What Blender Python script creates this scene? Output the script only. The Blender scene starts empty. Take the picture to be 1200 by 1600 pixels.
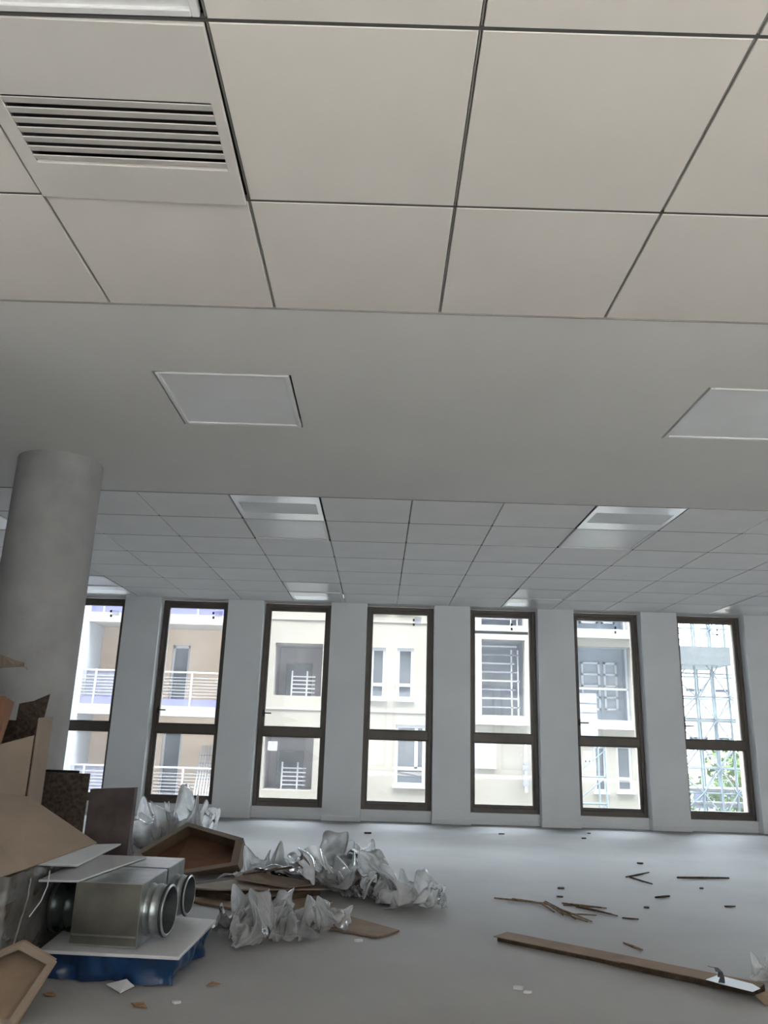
import bpy, math, random
from mathutils import Vector, Matrix, noise

# ------------------------------------------------------------------ camera, sky, exposure
SC = bpy.context.scene
COL = SC.collection
FPX, PITCH, ROLL, YAW = 1233.28, 0.2778, 0.0309, 0.0006
CAM_Z, CEIL = 0.885, 2.3726
def _axes():
    cp, sp = math.cos(PITCH), math.sin(PITCH)
    rz = Matrix.Rotation(YAW, 3, 'Z')
    w = rz @ Vector((0, cp, sp)); u = rz @ Vector((0, -sp, cp)); r = rz @ Vector((1, 0, 0))
    cr, sr = math.cos(ROLL), math.sin(ROLL)
    return cr * r + sr * u, -sr * r + cr * u, w
AR, AU, AW = _axes()
cam_d = bpy.data.cameras.new('camera')
cam = bpy.data.objects.new('camera', cam_d); COL.objects.link(cam)
cam_d.sensor_fit = 'VERTICAL'; cam_d.sensor_height = 36.0; cam_d.lens = FPX / 1600 * 36.0
cam_d.clip_start = 0.02; cam_d.clip_end = 500
m = Matrix((AR, AU, -AW)).transposed().to_4x4(); m.translation = (0, 0, CAM_Z)
cam.matrix_world = m
SC.camera = cam

world = bpy.data.worlds.new('world'); SC.world = world; world.use_nodes = True
wn = world.node_tree.nodes; wl = world.node_tree.links
bgn = wn['Background']
# bright hazy sky: the sky model washed out towards an even white haze
sky = wn.new('ShaderNodeTexSky'); sky.sky_type = 'NISHITA'; sky.sun_disc = False
sky.sun_elevation = math.radians(50); sky.sun_rotation = math.radians(180); sky.dust_density = 4.0
hz_ = wn.new('ShaderNodeMixRGB'); hz_.inputs[0].default_value = 0.93; hz_.inputs[2].default_value = (.90, .96, 1.0, 1)
wl.new(sky.outputs[0], hz_.inputs[1]); wl.new(hz_.outputs[0], bgn.inputs['Color'])
SKY_STRENGTH = 15.0
bgn.inputs['Strength'].default_value = SKY_STRENGTH
world.cycles.sampling_method = 'AUTOMATIC'
sun_d = bpy.data.lights.new('sun', 'SUN'); sun = bpy.data.objects.new('sun', sun_d); COL.objects.link(sun)
SUN_EL, SUN_AZ = math.radians(40), math.radians(15)      # comes in through the rear windows, behind the camera
sun_d.energy = 110.0; sun_d.angle = math.radians(.6); sun_d.color = (1.0, .945, .88)
sun.rotation_euler = Vector((math.sin(SUN_AZ) * math.cos(SUN_EL), math.cos(SUN_AZ) * math.cos(SUN_EL), -math.sin(SUN_EL))).to_track_quat('-Z', 'Y').to_euler()

vs = SC.view_settings
vs.view_transform = 'Standard'; vs.look = 'None'; vs.gamma = 1.0; vs.use_curve_mapping = False
vs.exposure = 0.55
cy = SC.cycles
cy.max_bounces = 14; cy.diffuse_bounces = 8; cy.glossy_bounces = 5; cy.transparent_max_bounces = 24; cy.transmission_bounces = 6
cy.caustics_reflective = False; cy.caustics_refractive = False; cy.sample_clamp_indirect = 60.0
cy.use_denoising = True

# ------------------------------------------------------------------ pixel helpers (1200x1600 frame)
def ray(x, y): return AW + AR * ((x - 600) / FPX) - AU * ((y - 800) / FPX)
def az(x, y, z):
    d = ray(x, y); t = (z - CAM_Z) / d.z
    return Vector((d.x * t, d.y * t, z))
def ay(x, y, Y):
    d = ray(x, y); t = Y / d.y
    return Vector((d.x * t, Y, CAM_Z + d.z * t))

# ------------------------------------------------------------------ materials
def mat(name, col, rough=0.6, metal=0.0, spec=0.4, var=0.08, scale=6.0, bump=0.0, bscale=60.0, col2=None, detail=4.0, stretch=None):
    M = bpy.data.materials.new(name); M.use_nodes = True
    nt = M.node_tree; b = nt.nodes['Principled BSDF']
    b.inputs['Roughness'].default_value = rough; b.inputs['Metallic'].default_value = metal
    b.inputs['Specular IOR Level'].default_value = spec
    tc = nt.nodes.new('ShaderNodeTexCoord'); co = tc.outputs['Object']
    if stretch:
        mp = nt.nodes.new('ShaderNodeMapping'); mp.inputs['Scale'].default_value = stretch
        nt.links.new(co, mp.inputs['Vector']); co = mp.outputs[0]
    n = nt.nodes.new('ShaderNodeTexNoise'); n.inputs['Scale'].default_value = scale; n.inputs['Detail'].default_value = detail
    nt.links.new(co, n.inputs['Vector'])
    rp = nt.nodes.new('ShaderNodeValToRGB')
    c2 = col2 or tuple(max(0, c * (1 - var)) for c in col)
    c1 = col if col2 else tuple(min(1, c * (1 + var * .5)) for c in col)
    rp.color_ramp.elements[0].position = 0.35; rp.color_ramp.elements[1].position = 0.65
    rp.color_ramp.elements[0].color = (*c2, 1); rp.color_ramp.elements[1].color = (*c1, 1)
    nt.links.new(n.outputs['Fac'], rp.inputs['Fac']); nt.links.new(rp.outputs['Color'], b.inputs['Base Color'])
    if bump:
        n2 = nt.nodes.new('ShaderNodeTexNoise'); n2.inputs['Scale'].default_value = bscale; n2.inputs['Detail'].default_value = 3
        nt.links.new(co, n2.inputs['Vector'])
        bp = nt.nodes.new('ShaderNodeBump'); bp.inputs['Strength'].default_value = bump; bp.inputs['Distance'].default_value = 0.01
        nt.links.new(n2.outputs['Fac'], bp.inputs['Height']); nt.links.new(bp.outputs['Normal'], b.inputs['Normal'])
    return M

def glass_mat(name, tint=(0.97, 0.985, 0.98), haze=0.0, rough=0.0):
    M = bpy.data.materials.new(name); M.use_nodes = True
    nt = M.node_tree; nt.nodes.clear()
    out = nt.nodes.new('ShaderNodeOutputMaterial')
    t = nt.nodes.new('ShaderNodeBsdfTransparent'); t.inputs['Color'].default_value = (*tint, 1)
    g = nt.nodes.new('ShaderNodeBsdfGlossy'); g.inputs['Roughness'].default_value = rough
    fr = nt.nodes.new('ShaderNodeFresnel'); fr.inputs['IOR'].default_value = 1.45
    mx = nt.nodes.new('ShaderNodeMixShader')
    nt.links.new(fr.outputs[0], mx.inputs[0]); nt.links.new(t.outputs[0], mx.inputs[1]); nt.links.new(g.outputs[0], mx.inputs[2])
    last = mx
    if haze:
        d = nt.nodes.new('ShaderNodeBsdfTranslucent'); d.inputs['Color'].default_value = (.9, .9, .9, 1)
        tc = nt.nodes.new('ShaderNodeTexCoord'); n = nt.nodes.new('ShaderNodeTexNoise'); n.inputs['Scale'].default_value = 3
        nt.links.new(tc.outputs['Object'], n.inputs['Vector'])
        ml = nt.nodes.new('ShaderNodeMath'); ml.operation = 'MULTIPLY'; ml.inputs[1].default_value = haze * 2
        nt.links.new(n.outputs['Fac'], ml.inputs[0])
        m2 = nt.nodes.new('ShaderNodeMixShader'); nt.links.new(ml.outputs[0], m2.inputs[0])
        nt.links.new(mx.outputs[0], m2.inputs[1]); nt.links.new(d.outputs[0], m2.inputs[2]); last = m2
    nt.links.new(last.outputs[0], out.inputs['Surface'])
    return M

def film_mat(name, clear=0.5, col=(.86, .88, .88)):
    M = bpy.data.materials.new(name); M.use_nodes = True
    nt = M.node_tree; nt.nodes.clear()
    out = nt.nodes.new('ShaderNodeOutputMaterial')
    t = nt.nodes.new('ShaderNodeBsdfTransparent'); t.inputs['Color'].default_value = (.97, .98, .98, 1)
    d = nt.nodes.new('ShaderNodeBsdfDiffuse'); d.inputs['Color'].default_value = (*col, 1)
    tl = nt.nodes.new('ShaderNodeBsdfTranslucent'); tl.inputs['Color'].default_value = (*col, 1)
    dm = nt.nodes.new('ShaderNodeMixShader'); dm.inputs[0].default_value = .7
    nt.links.new(d.outputs[0], dm.inputs[1]); nt.links.new(tl.outputs[0], dm.inputs[2])
    tc = nt.nodes.new('ShaderNodeTexCoord'); n = nt.nodes.new('ShaderNodeTexNoise'); n.inputs['Scale'].default_value = 9; n.inputs['Detail'].default_value = 5
    nt.links.new(tc.outputs['Object'], n.inputs['Vector'])
    mr = nt.nodes.new('ShaderNodeMapRange'); mr.inputs[1].default_value = .3; mr.inputs[2].default_value = .7
    mr.inputs[3].default_value = max(0, clear - .2); mr.inputs[4].default_value = min(1, clear + .2)
    nt.links.new(n.outputs['Fac'], mr.inputs[0])
    ge = nt.nodes.new('ShaderNodeNewGeometry'); pr = nt.nodes.new('ShaderNodeMapRange')     # folds turn more opaque to paint in their bright highlights
    pr.inputs[1].default_value = .505; pr.inputs[2].default_value = .60; pr.inputs[3].default_value = 1.0; pr.inputs[4].default_value = .35
    nt.links.new(ge.outputs['Pointiness'], pr.inputs[0])
    mu = nt.nodes.new('ShaderNodeMath'); mu.operation = 'MULTIPLY'; nt.links.new(mr.outputs[0], mu.inputs[0]); nt.links.new(pr.outputs[0], mu.inputs[1])
    m1 = nt.nodes.new('ShaderNodeMixShader'); nt.links.new(mu.outputs[0], m1.inputs[0])
    nt.links.new(dm.outputs[0], m1.inputs[1]); nt.links.new(t.outputs[0], m1.inputs[2])
    g = nt.nodes.new('ShaderNodeBsdfGlossy'); g.inputs['Roughness'].default_value = .12
    fr = nt.nodes.new('ShaderNodeFresnel'); fr.inputs['IOR'].default_value = 1.42
    m2 = nt.nodes.new('ShaderNodeMixShader'); nt.links.new(fr.outputs[0], m2.inputs[0])
    nt.links.new(m1.outputs[0], m2.inputs[1]); nt.links.new(g.outputs[0], m2.inputs[2])
    nt.links.new(m2.outputs[0], out.inputs['Surface'])
    return M

MT = {}
MT['paint'] = mat('white_wall_paint', (.85, .87, .89), .75, var=.03, scale=2)
MT['plaster'] = mat('ceiling_plaster', (.77, .76, .74), .8, var=.03, scale=1.2)
MT['tile'] = mat('ceiling_tile_metal', (.81, .765, .72), .55, var=.03, scale=1.5)
MT['tile2'] = mat('ceiling_tile_mineral', (.88, .875, .87), .8, var=.03, scale=2, bump=.05, bscale=200)
MT['grid'] = mat('grid_bar_paint', (.30, .29, .28), .5, var=.03)
MT['reveal'] = mat('black_reveal_bar', (.10, .098, .095), .7, var=.05)
MT['plenum'] = mat('plenum_dark', (.06, .06, .06), .9)
MT['vent_white'] = mat('diffuser_enamel', (.70, .67, .64), .45, var=.03, scale=3)
MT['vent_silver'] = mat('diffuser_metal', (.86, .87, .87), .28, metal=.55, var=.04, scale=3)
MT['lamp_frame'] = mat('lamp_frame_white', (.80, .80, .80), .35, var=.02)
MT['lamp_lens'] = mat('lamp_lens_acrylic', (.82, .83, .84), .3, var=.02, spec=.5)
MT['concrete_col'] = mat('column_concrete', (.38, .38, .38), .8, var=.12, scale=5, bump=.12, bscale=40, detail=8)
MT['frame'] = mat('bronze_aluminium', (.13, .112, .097), .45, metal=.25, var=.1, scale=8)
MT['glass'] = glass_mat('window_glass', haze=.02)
MT['handle'] = mat('handle_dark', (.03, .03, .03), .4)
MT['sticker'] = film_mat('sticker_paper', .22, (.9, .92, .95))
MT['sticker_grey'] = film_mat('sticker_grey', .3, (.45, .45, .5))
MT['mark'] = mat('sticker_mark', (.05, .05, .05), .6)
MT['ext_render'] = mat('exterior_render', (.36, .28, .215), .9, var=.06, scale=3)
MT['film'] = film_mat('clear_plastic_film', .46, (.99, .99, .99))
MT['wrap'] = film_mat('stretch_wrap', .55, (.6, .6, .58))
MT['blue_film'] = mat('blue_plastic_film', (.008, .037, .11), .28, var=.3, scale=10, spec=.6)
MT['card'] = mat('cardboard', (.24, .172, .118), .85, var=.15, scale=7, bump=.06, bscale=90)
MT['card_pale'] = mat('cardboard_pale', (.26, .205, .16), .85, var=.12, scale=5, bump=.05)
MT['card_edge'] = mat('cardboard_hollow_shade', (.07, .048, .03), .9, var=.3, scale=30)
MT['card_red'] = mat('cardboard_reddish', (.22, .11, .065), .85, var=.15, scale=7)
MT['board'] = mat('shaded_carton_board', (.085, .06, .047), .85, var=.5, scale=60, bump=.25, bscale=80, detail=6)
MT['board2'] = mat('dark_smooth_board', (.10, .078, .078), .8, var=.25, scale=14)
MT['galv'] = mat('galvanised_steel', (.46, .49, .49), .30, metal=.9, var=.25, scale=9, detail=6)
MT['galv_shaded'] = mat('shaded_galvanised_steel', (.21, .205, .175), .35, metal=.8, var=.3, scale=7)  # steel with the shade on the box front put into its colour
MT['galv_dark'] = mat('dark_coated_steel', (.05, .065, .062), .25, metal=.6, var=.2, scale=9)
MT['duct_shade'] = mat('duct_inner_shade', (.06, .065, .07), .6)
MT['gasket'] = mat('rubber_gasket', (.03, .03, .03), .5)
MT['white_panel'] = mat('white_panel_sheet', (.55, .56, .57), .42, var=.05, scale=4)
MT['wood'] = mat('splintered_wood', (.24, .165, .10), .9, var=.4, scale=40)
MT['wood_dark'] = mat('dark_wood_splinter', (.09, .06, .045), .9, var=.4, scale=40)
MT['paper'] = mat('blueish_label_paper', (.72, .80, .88), .5, var=.03)
MT['crumb'] = mat('debris_crumb', (.10, .08, .07), .9)
MT['leaf'] = mat('dry_leaf', (.33, .19, .10), .85, var=.3, scale=50)
MT['grey_strip'] = mat('grey_plastic_strip', (.12, .125, .15), .4)
# outdoors
MT['cream'] = mat('facade_cream', (.385, .355, .30), .9, var=.05, scale=.5)
MT['peach'] = mat('facade_peach', (.78, .62, .48), .9, var=.05, scale=.5)
MT['pale'] = mat('facade_pale', (.44, .46, .50), .9, var=.04, scale=.6)
MT['slab'] = mat('balcony_slab', (.46, .445, .41), .9, var=.05, scale=.7)
MT['lav'] = mat('lavender_upstand', (.24, .24, .56), .8, var=.1, scale=1)
MT['rail'] = mat('railing_metal', (.62, .64, .68), .5, var=.05)
MT['rail_dark'] = mat('railing_panel', (.34, .34, .42), .6, var=.1)
MT['pvc'] = mat('white_window_frame', (.62, .64, .68), .5, var=.03)
MT['far_glass'] = mat('facade_window_glass', (.13, .15, .17), .15, var=.2, scale=1, spec=.8)
MT['far_blue'] = mat('loggia_bluish', (.36, .41, .47), .8, var=.08, scale=.8)
MT['loggia'] = mat('loggia_wall', (.48, .46, .47), .9, var=.08, scale=.8)  # greyish tone of the loggia walls
MT['scaf'] = mat('scaffold_galvanised', (.25, .31, .34), .5, metal=.2, var=.1)
MT['deck'] = mat('scaffold_deck', (.30, .33, .34), .8, var=.1)
MT['office'] = mat('office_cladding', (.13, .14, .155), .8, var=.08, scale=.5)
MT['office_glass'] = mat('office_glass', (.055, .065, .11), .4, var=.1)
MT['leafy'] = mat('tree_leaves', (.09, .16, .045), .8, var=.4, scale=3)
MT['bark'] = mat('tree_bark', (.18, .13, .09), .9, var=.3, scale=8)
MT['low_bounce'] = mat('low_bounce_dark', (.05, .05, .053), .7, var=.1, scale=.5)  # kept dark so the unseen outer walls bounce little light
MT['ground'] = mat('outdoor_ground', (.15, .147, .14), .95, var=.12, scale=.3)

def floor_mat():
    M = mat('dusty_screed', (.36, .355, .35), .7, spec=.3, var=.10, scale=1.3, bump=.03, bscale=120, detail=8)
    nt = M.node_tree; b = nt.nodes['Principled BSDF']
    src = b.inputs['Base Color'].links[0].from_socket
    tc = nt.nodes.new('ShaderNodeTexCoord')
    n = nt.nodes.new('ShaderNodeTexNoise'); n.inputs['Scale'].default_value = 14; n.inputs['Detail'].default_value = 8; n.inputs['Roughness'].default_value = .7
    nt.links.new(tc.outputs['Object'], n.inputs['Vector'])
    rp = nt.nodes.new('ShaderNodeValToRGB'); rp.color_ramp.elements[0].position = .62; rp.color_ramp.elements[1].position = .80
    rp.color_ramp.elements[0].color = (0, 0, 0, 1); rp.color_ramp.elements[1].color = (.5, .5, .5, 1)
    nt.links.new(n.outputs['Fac'], rp.inputs['Fac'])
    mx = nt.nodes.new('ShaderNodeMixRGB'); mx.inputs[2].default_value = (.42, .42, .415, 1)
    nt.links.new(rp.outputs['Color'], mx.inputs[0]); nt.links.new(src, mx.inputs[1]); nt.links.new(mx.outputs[0], b.inputs['Base Color'])
    return M
MT['floor'] = floor_mat()

# ------------------------------------------------------------------ mesh helpers
class MB:
    def __init__(s): s.v = []; s.f = []
    def add(s, vs, fs):
        o = len(s.v); s.v += [tuple(v) for v in vs]; s.f += [tuple(i + o for i in f) for f in fs]; return s
    def box(s, x0, x1, y0, y1, z0, z1):
        return s.add([(x0, y0, z0), (x1, y0, z0), (x1, y1, z0), (x0, y1, z0), (x0, y0, z1), (x1, y0, z1), (x1, y1, z1), (x0, y1, z1)],
                     [(3, 2, 1, 0), (4, 5, 6, 7), (0, 1, 5, 4), (1, 2, 6, 5), (2, 3, 7, 6), (3, 0, 4, 7)])
    def slab(s, pts, off):
        """polygon pts extruded by vector off"""
        n = len(pts); off = Vector(off); a = [Vector(p) for p in pts]; b = [p + off for p in a]
        fs = [tuple(range(n))[::-1], tuple(range(n, 2 * n))] + [(i, (i + 1) % n, n + (i + 1) % n, n + i) for i in range(n)]
        return s.add(a + b, fs)
    def sheet(s, pts, t):
        """polygon with thickness t along its normal"""
        a = [Vector(p) for p in pts]; nrm = Vector((0, 0, 0))
        for i in range(len(a)): nrm += a[i].cross(a[(i + 1) % len(a)])
        nrm.normalize()
        return s.slab(pts, nrm * t)
    def bar(s, p, q, w, h=None, up=(0, 0, 1)):
        p, q = Vector(p), Vector(q); h = h or w; d = (q - p).normalized(); up = Vector(up)
        if abs(d.dot(up)) > .98: up = Vector((0, 1, 0))
        a = d.cross(up).normalized() * w / 2; b = a.cross(d).normalized() * h / 2
        return s.slab([p - a - b, p + a - b, p + a + b, p - a + b], q - p)
    def tube(s, pts, r, n=8, cap=True):
        pts = [Vector(p) for p in pts]; rs = r if isinstance(r, (list, tuple)) else [r] * len(pts)
        vs = []; fs = []
        for i, p in enumerate(pts):
            d = (pts[min(i + 1, len(pts) - 1)] - pts[max(i - 1, 0)]).normalized()
            up = Vector((0, 0, 1)) if abs(d.z) < .95 else Vector((0, 1, 0))
            a = d.cross(up).normalized(); b = a.cross(d)
            for k in range(n):
                t = 2 * math.pi * k / n; vs.append(p + (a * math.cos(t) + b * math.sin(t)) * rs[i])
        for i in range(len(pts) - 1):
            for k in range(n):
                fs.append((i * n + k, i * n + (k + 1) % n, (i + 1) * n + (k + 1) % n, (i + 1) * n + k))
        if cap: fs += [tuple(range(n)), tuple(range((len(pts) - 1) * n, len(pts) * n))[::-1]]
        return s.add(vs, fs)
    def lathe(s, prof, c, axis, n=40):
        """prof: (distance along axis, radius) list around point c"""
        c = Vector(c); ax = Vector(axis).normalized()
        up = Vector((0, 0, 1)) if abs(ax.z) < .9 else Vector((0, 1, 0))
        a = ax.cross(up).normalized(); b = a.cross(ax); vs = []; fs = []
        for d, r in prof:
            for k in range(n):
                t = 2 * math.pi * k / n; vs.append(c + ax * d + (a * math.cos(t) + b * math.sin(t)) * r)
        for i in range(len(prof) - 1):
            for k in range(n): fs.append((i * n + k, i * n + (k + 1) % n, (i + 1) * n + (k + 1) % n, (i + 1) * n + k))
        return s.add(vs, fs)
    def holed(s, x0, x1, z0, z1, y0, y1, holes):
        """upright slab in XZ between y0 and y1 with rectangular holes (hx0,hx1,hz0,hz1)"""
        xs = sorted({x0, x1, *[min(max(h[i], x0), x1) for h in holes for i in (0, 1)]})
        zs = sorted({z0, z1, *[min(max(h[i], z0), z1) for h in holes for i in (2, 3)]})
        nx, nz = len(xs) - 1, len(zs) - 1
        solid = [[not any(h[0] < (xs[i] + xs[i + 1]) / 2 < h[1] and h[2] < (zs[j] + zs[j + 1]) / 2 < h[3] for h in holes) for j in range(nz)] for i in range(nx)]
        S = lambda i, j: 0 <= i < nx and 0 <= j < nz and solid[i][j]
        idx = {}
        def V(i, j, k):
            key = (i, j, k)
            if key not in idx: idx[key] = len(s.v); s.v.append((xs[i], (y0, y1)[k], zs[j]))
            return idx[key]
        for i in range(nx):
            for j in range(nz):
                if not solid[i][j]: continue
                s.f.append((V(i, j, 0), V(i + 1, j, 0), V(i + 1, j + 1, 0), V(i, j + 1, 0)))
                s.f.append((V(i, j, 1), V(i, j + 1, 1), V(i + 1, j + 1, 1), V(i + 1, j, 1)))
                if not S(i - 1, j): s.f.append((V(i, j, 0), V(i, j + 1, 0), V(i, j + 1, 1), V(i, j, 1)))
                if not S(i + 1, j): s.f.append((V(i + 1, j, 0), V(i + 1, j, 1), V(i + 1, j + 1, 1), V(i + 1, j + 1, 0)))
                if not S(i, j - 1): s.f.append((V(i, j, 0), V(i, j, 1), V(i + 1, j, 1), V(i + 1, j, 0)))
                if not S(i, j + 1): s.f.append((V(i, j + 1, 0), V(i + 1, j + 1, 0), V(i + 1, j + 1, 1), V(i, j + 1, 1)))
        return s
    def build(s, name, m, parent=None, smooth=False, origin=None):
        me = bpy.data.meshes.new(name)
        if origin is None and parent is None and s.v:
            xs = [v[0] for v in s.v]; ys = [v[1] for v in s.v]; zs = [v[2] for v in s.v]
            origin = ((min(xs) + max(xs)) / 2, (min(ys) + max(ys)) / 2, min(zs))
        o3 = Vector(origin) if origin else (parent.location.copy() if parent and parent.parent is None else Vector((0, 0, 0)))
        off = Vector((0, 0, 0))
        p = parent
        while p is not None: off += p.location; p = p.parent
        if origin is None and parent is not None: o3 = off
        me.from_pydata([tuple(Vector(v) - o3) for v in s.v], [], s.f); me.update()
        me.materials.append(MT[m] if isinstance(m, str) else m)
        if smooth:
            for pl in me.polygons: pl.use_smooth = True
        ob = bpy.data.objects.new(name, me); COL.objects.link(ob)
        ob.parent = parent; ob.location = o3 - off
        return ob

def tag(o, label=None, cat=None, group=None, kind=None):
    if label: o['label'] = label
    if cat: o['category'] = cat
    if group: o['group'] = group
    if kind: o['kind'] = kind
    return o
def empty(name, loc=(0, 0, 0)):
    e = bpy.data.objects.new(name, None); COL.objects.link(e); e.location = loc; e.empty_display_size = .05
    return e
def thing(name, label, cat, loc=(0, 0, 0), group=None):
    return tag(empty(name, loc), label, cat, group)
def copy_tree(o, delta=None, parent=None, parents_done=False):
    c = o.copy(); COL.objects.link(c); c.parent = parent
    if delta is not None: c.location = o.location + Vector(delta)
    for ch in [k for k in bpy.data.objects if k.parent == o]: copy_tree(ch, None, c)
    return c
def bevel(o, w=.002, seg=1):
    md = o.modifiers.new('bevel', 'BEVEL'); md.width = w; md.segments = seg; md.limit_method = 'ANGLE'
    return o
def solid_struct(o, label, cat=None): return tag(o, label, None, None, 'structure')

# ------------------------------------------------------------------ the room
XL, XR, YB, YW, YE = -6.4, 7.4, -4.0, 9.12, 9.56     # left, right, rear, window-wall inner face, outer face
Y_WIN = 9.262
solid_struct(MB().box(XL - .3, XR + .3, YB - .3, YE, -.25, 0).build('floor', 'floor'), 'dusty pale grey screed floor of the unfinished office')
T = .6; GX = -1.0216; SY0, SY1 = 2.562, 4.901        # ceiling grid pitch, one grid line in X, plaster strip from SY0 to SY1
NCOL = range(-4, 9); NROW0 = SY0 - 4 * T
FCOL = [k for k in range(-9, 15)]
nx0, nx1 = GX + NCOL[0] * T, GX + (NCOL[-1] + 1) * T
fx0 = XL; fx1 = XR
cm = MB()
cm.box(XL, XR, SY0, SY1, CEIL, CEIL + .05)                                   # plaster strip
cm.box(XL, XR, YB, NROW0, CEIL, CEIL + .05)
cm.box(XL, nx0, NROW0, SY0, CEIL, CEIL + .05); cm.box(nx1, XR, NROW0, SY0, CEIL, CEIL + .05)
LPAN = [(GX, 3.112), (GX + 4 * T, 3.105)]
cm = MB()
holes_strip = [(x, x + T, y, y + T) for x, y in LPAN]
tmp = MB().holed(XL, XR, SY0, SY1, 0, .05, holes_strip)                       # holed works in XZ, so swap Y and Z afterwards
cm.add([(v[0], v[2], CEIL + v[1]) for v in tmp.v], tmp.f)
cm.box(XL, XR, YB, NROW0, CEIL, CEIL + .05)
cm.box(XL, nx0, NROW0, SY0, CEIL, CEIL + .05); cm.box(nx1, XR, NROW0, SY0, CEIL, CEIL + .05)
ceiling = solid_struct(cm.build('ceiling', 'plaster', origin=(0, 0, CEIL)), 'suspended white ceiling with a smooth plasterboard strip between tiled fields')
solid_struct(MB().box(XL - .3, XR + .3, YB - .3, YE, CEIL + .17, CEIL + .35).build('ceiling_slab', 'plenum'), 'dark structural slab above the suspended ceiling')
for yy, nm in ((SY0, 0), (SY1, 1)):
    MB().box(XL, XR, yy - .004 if nm == 0 else yy, yy if nm == 0 else yy + .004, CEIL - .004, CEIL + .02).build('edge_trim', 'grid', ceiling)

VENTX = [-4, 0, 4, 8]     # columns (in tiles from GX) that carry vents and lamps in the far field
near_skip = {(0, 1), (0, 2)}                                               # (col,row): row 0 touches the strip
_cache = {}
def tile(x0, x1, y0, y1, m, gx, gy):
    key = (round(x1 - x0, 3), round(y1 - y0, 3), m)
    cx, cyy = (x0 + x1) / 2, (y0 + y1) / 2
    if key not in _cache:
        w, d = (x1 - x0) / 2 - gx / 2, (y1 - y0) / 2 - gy / 2; c = .0015
        b = MB()
        b.add([(-w + c, -d + c, 0), (w - c, -d + c, 0), (w - c, d - c, 0), (-w + c, d - c, 0),
               (-w, -d, c), (w, -d, c), (w, d, c), (-w, d, c), (-w, -d, .022), (w, -d, .022), (w, d, .022), (-w, d, .022)],
              [(3, 2, 1, 0), (0, 1, 5, 4), (1, 2, 6, 5), (2, 3, 7, 6), (3, 0, 4, 7), (4, 5, 9, 8), (5, 6, 10, 9), (6, 7, 11, 10), (7, 4, 8, 11), (8, 9, 10, 11)])
        me = bpy.data.meshes.new('ceiling_tile'); me.from_pydata(b.v, [], b.f); me.update(); me.materials.append(MT[m]); _cache[key] = me
    o = bpy.data.objects.new('ceiling_tile', _cache[key]); COL.objects.link(o); o.parent = ceiling
    o.location = (cx, cyy, 0)
    return o
for c in NCOL:
    for r in range(4):
        if (c, r) in near_skip: continue
        tile(GX + c * T, GX + (c + 1) * T, SY0 - (r + 1) * T, SY0 - r * T, 'tile', .010, .010)
nfar = 7
for c in FCOL:
    for r in range(nfar):
        if c in VENTX and r in (0, 1, 5, 6): continue
        x0, x1 = max(GX + c * T, XL), min(GX + (c + 1) * T, XR)
        if x1 - x0 < .05: continue
        y1 = min(SY1 + (r + 1) * T, YE - .35 if r == nfar - 1 else 99)
        tile(x0, x1, SY1 + .004 + r * T if r == 0 else SY1 + r * T, SY1 + (r + 1) * T, 'tile2', .009, .016)
# closing strip of ceiling over the window niches
MB().box(XL, XR, SY1 + 7 * T, YE, CEIL, CEIL + .05).build('ceiling_margin', 'plaster', ceiling)
zt = CEIL + .006
for c in list(NCOL) + [NCOL[-1] + 1]:
    x = GX + c * T; MB().box(x - .0022, x + .0022, NROW0, SY0 - .005, zt, zt + .02).build('grid_bar', 'grid', ceiling)
for r in range(1, 5):
    y = SY0 - r * T; MB().box(nx0, nx1, y - .0048, y + .0048, CEIL + .002, CEIL + .016).build('grid_bar', 'reveal', ceiling)
for c in FCOL[1:]:
    x = GX + c * T
    if XL + .05 < x < XR - .05: MB().box(x - .001, x + .001, SY1 + .005, SY1 + 7 * T, zt, zt + .02).build('grid_bar', 'grid', ceiling)
for r in range(1, 7):
    y = SY1 + r * T; MB().box(XL, XR, y - .0085, y + .0085, CEIL + .002, CEIL + .016).build('grid_bar', 'reveal', ceiling)

# walls
WSP, WW, WX0 = 1.197, .775, -2.556 - 3 * 1.197
WZ0, WZ1 = .118, CEIL - .012
wins = [(WX0 + k * WSP, WX0 + k * WSP + WW) for k in range(0, 11) if WX0 + k * WSP + WW < XR]
wh = [(a, b, WZ0, CEIL) for a, b in wins]
wall_front = solid_struct(MB().holed(XL, XR, 0, CEIL, Y_WIN + .07, YE, wh).build('wall_front', 'ext_render'), 'beige outer render of the window wall')
pil = MB()
edges = [XL] + [v for w in wins for v in w] + [XR]
wall_in = empty('wall_front_inner', (0, YW, 0)); solid_struct(wall_in, 'white piers between the tall windows'); 
for i in range(0, len(edges), 2):
    a, b = edges[i], edges[i + 1]
    a2, b2 = (a if i == 0 else a + .003), (b if i == len(edges) - 2 else b - .003)
    MB().box(a2, b2, YW, Y_WIN + .07, 0, CEIL).build('pier', 'paint', wall_in)
    bevel(MB().box(a2 - .006, b2 + .006, YW - .009, Y_WIN + .02, 0, .052).build('baseboard', 'paint', wall_in), .003)
for a, b in wins:
    MB().box(a, b, Y_WIN - .035, Y_WIN + .07, 0, WZ0).build('sill_kerb', 'paint', wall_in)
    MB().box(a + .004, b - .004, Y_WIN - .047, Y_WIN - .035, 0, .045).build('baseboard', 'paint', wall_in)

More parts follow.
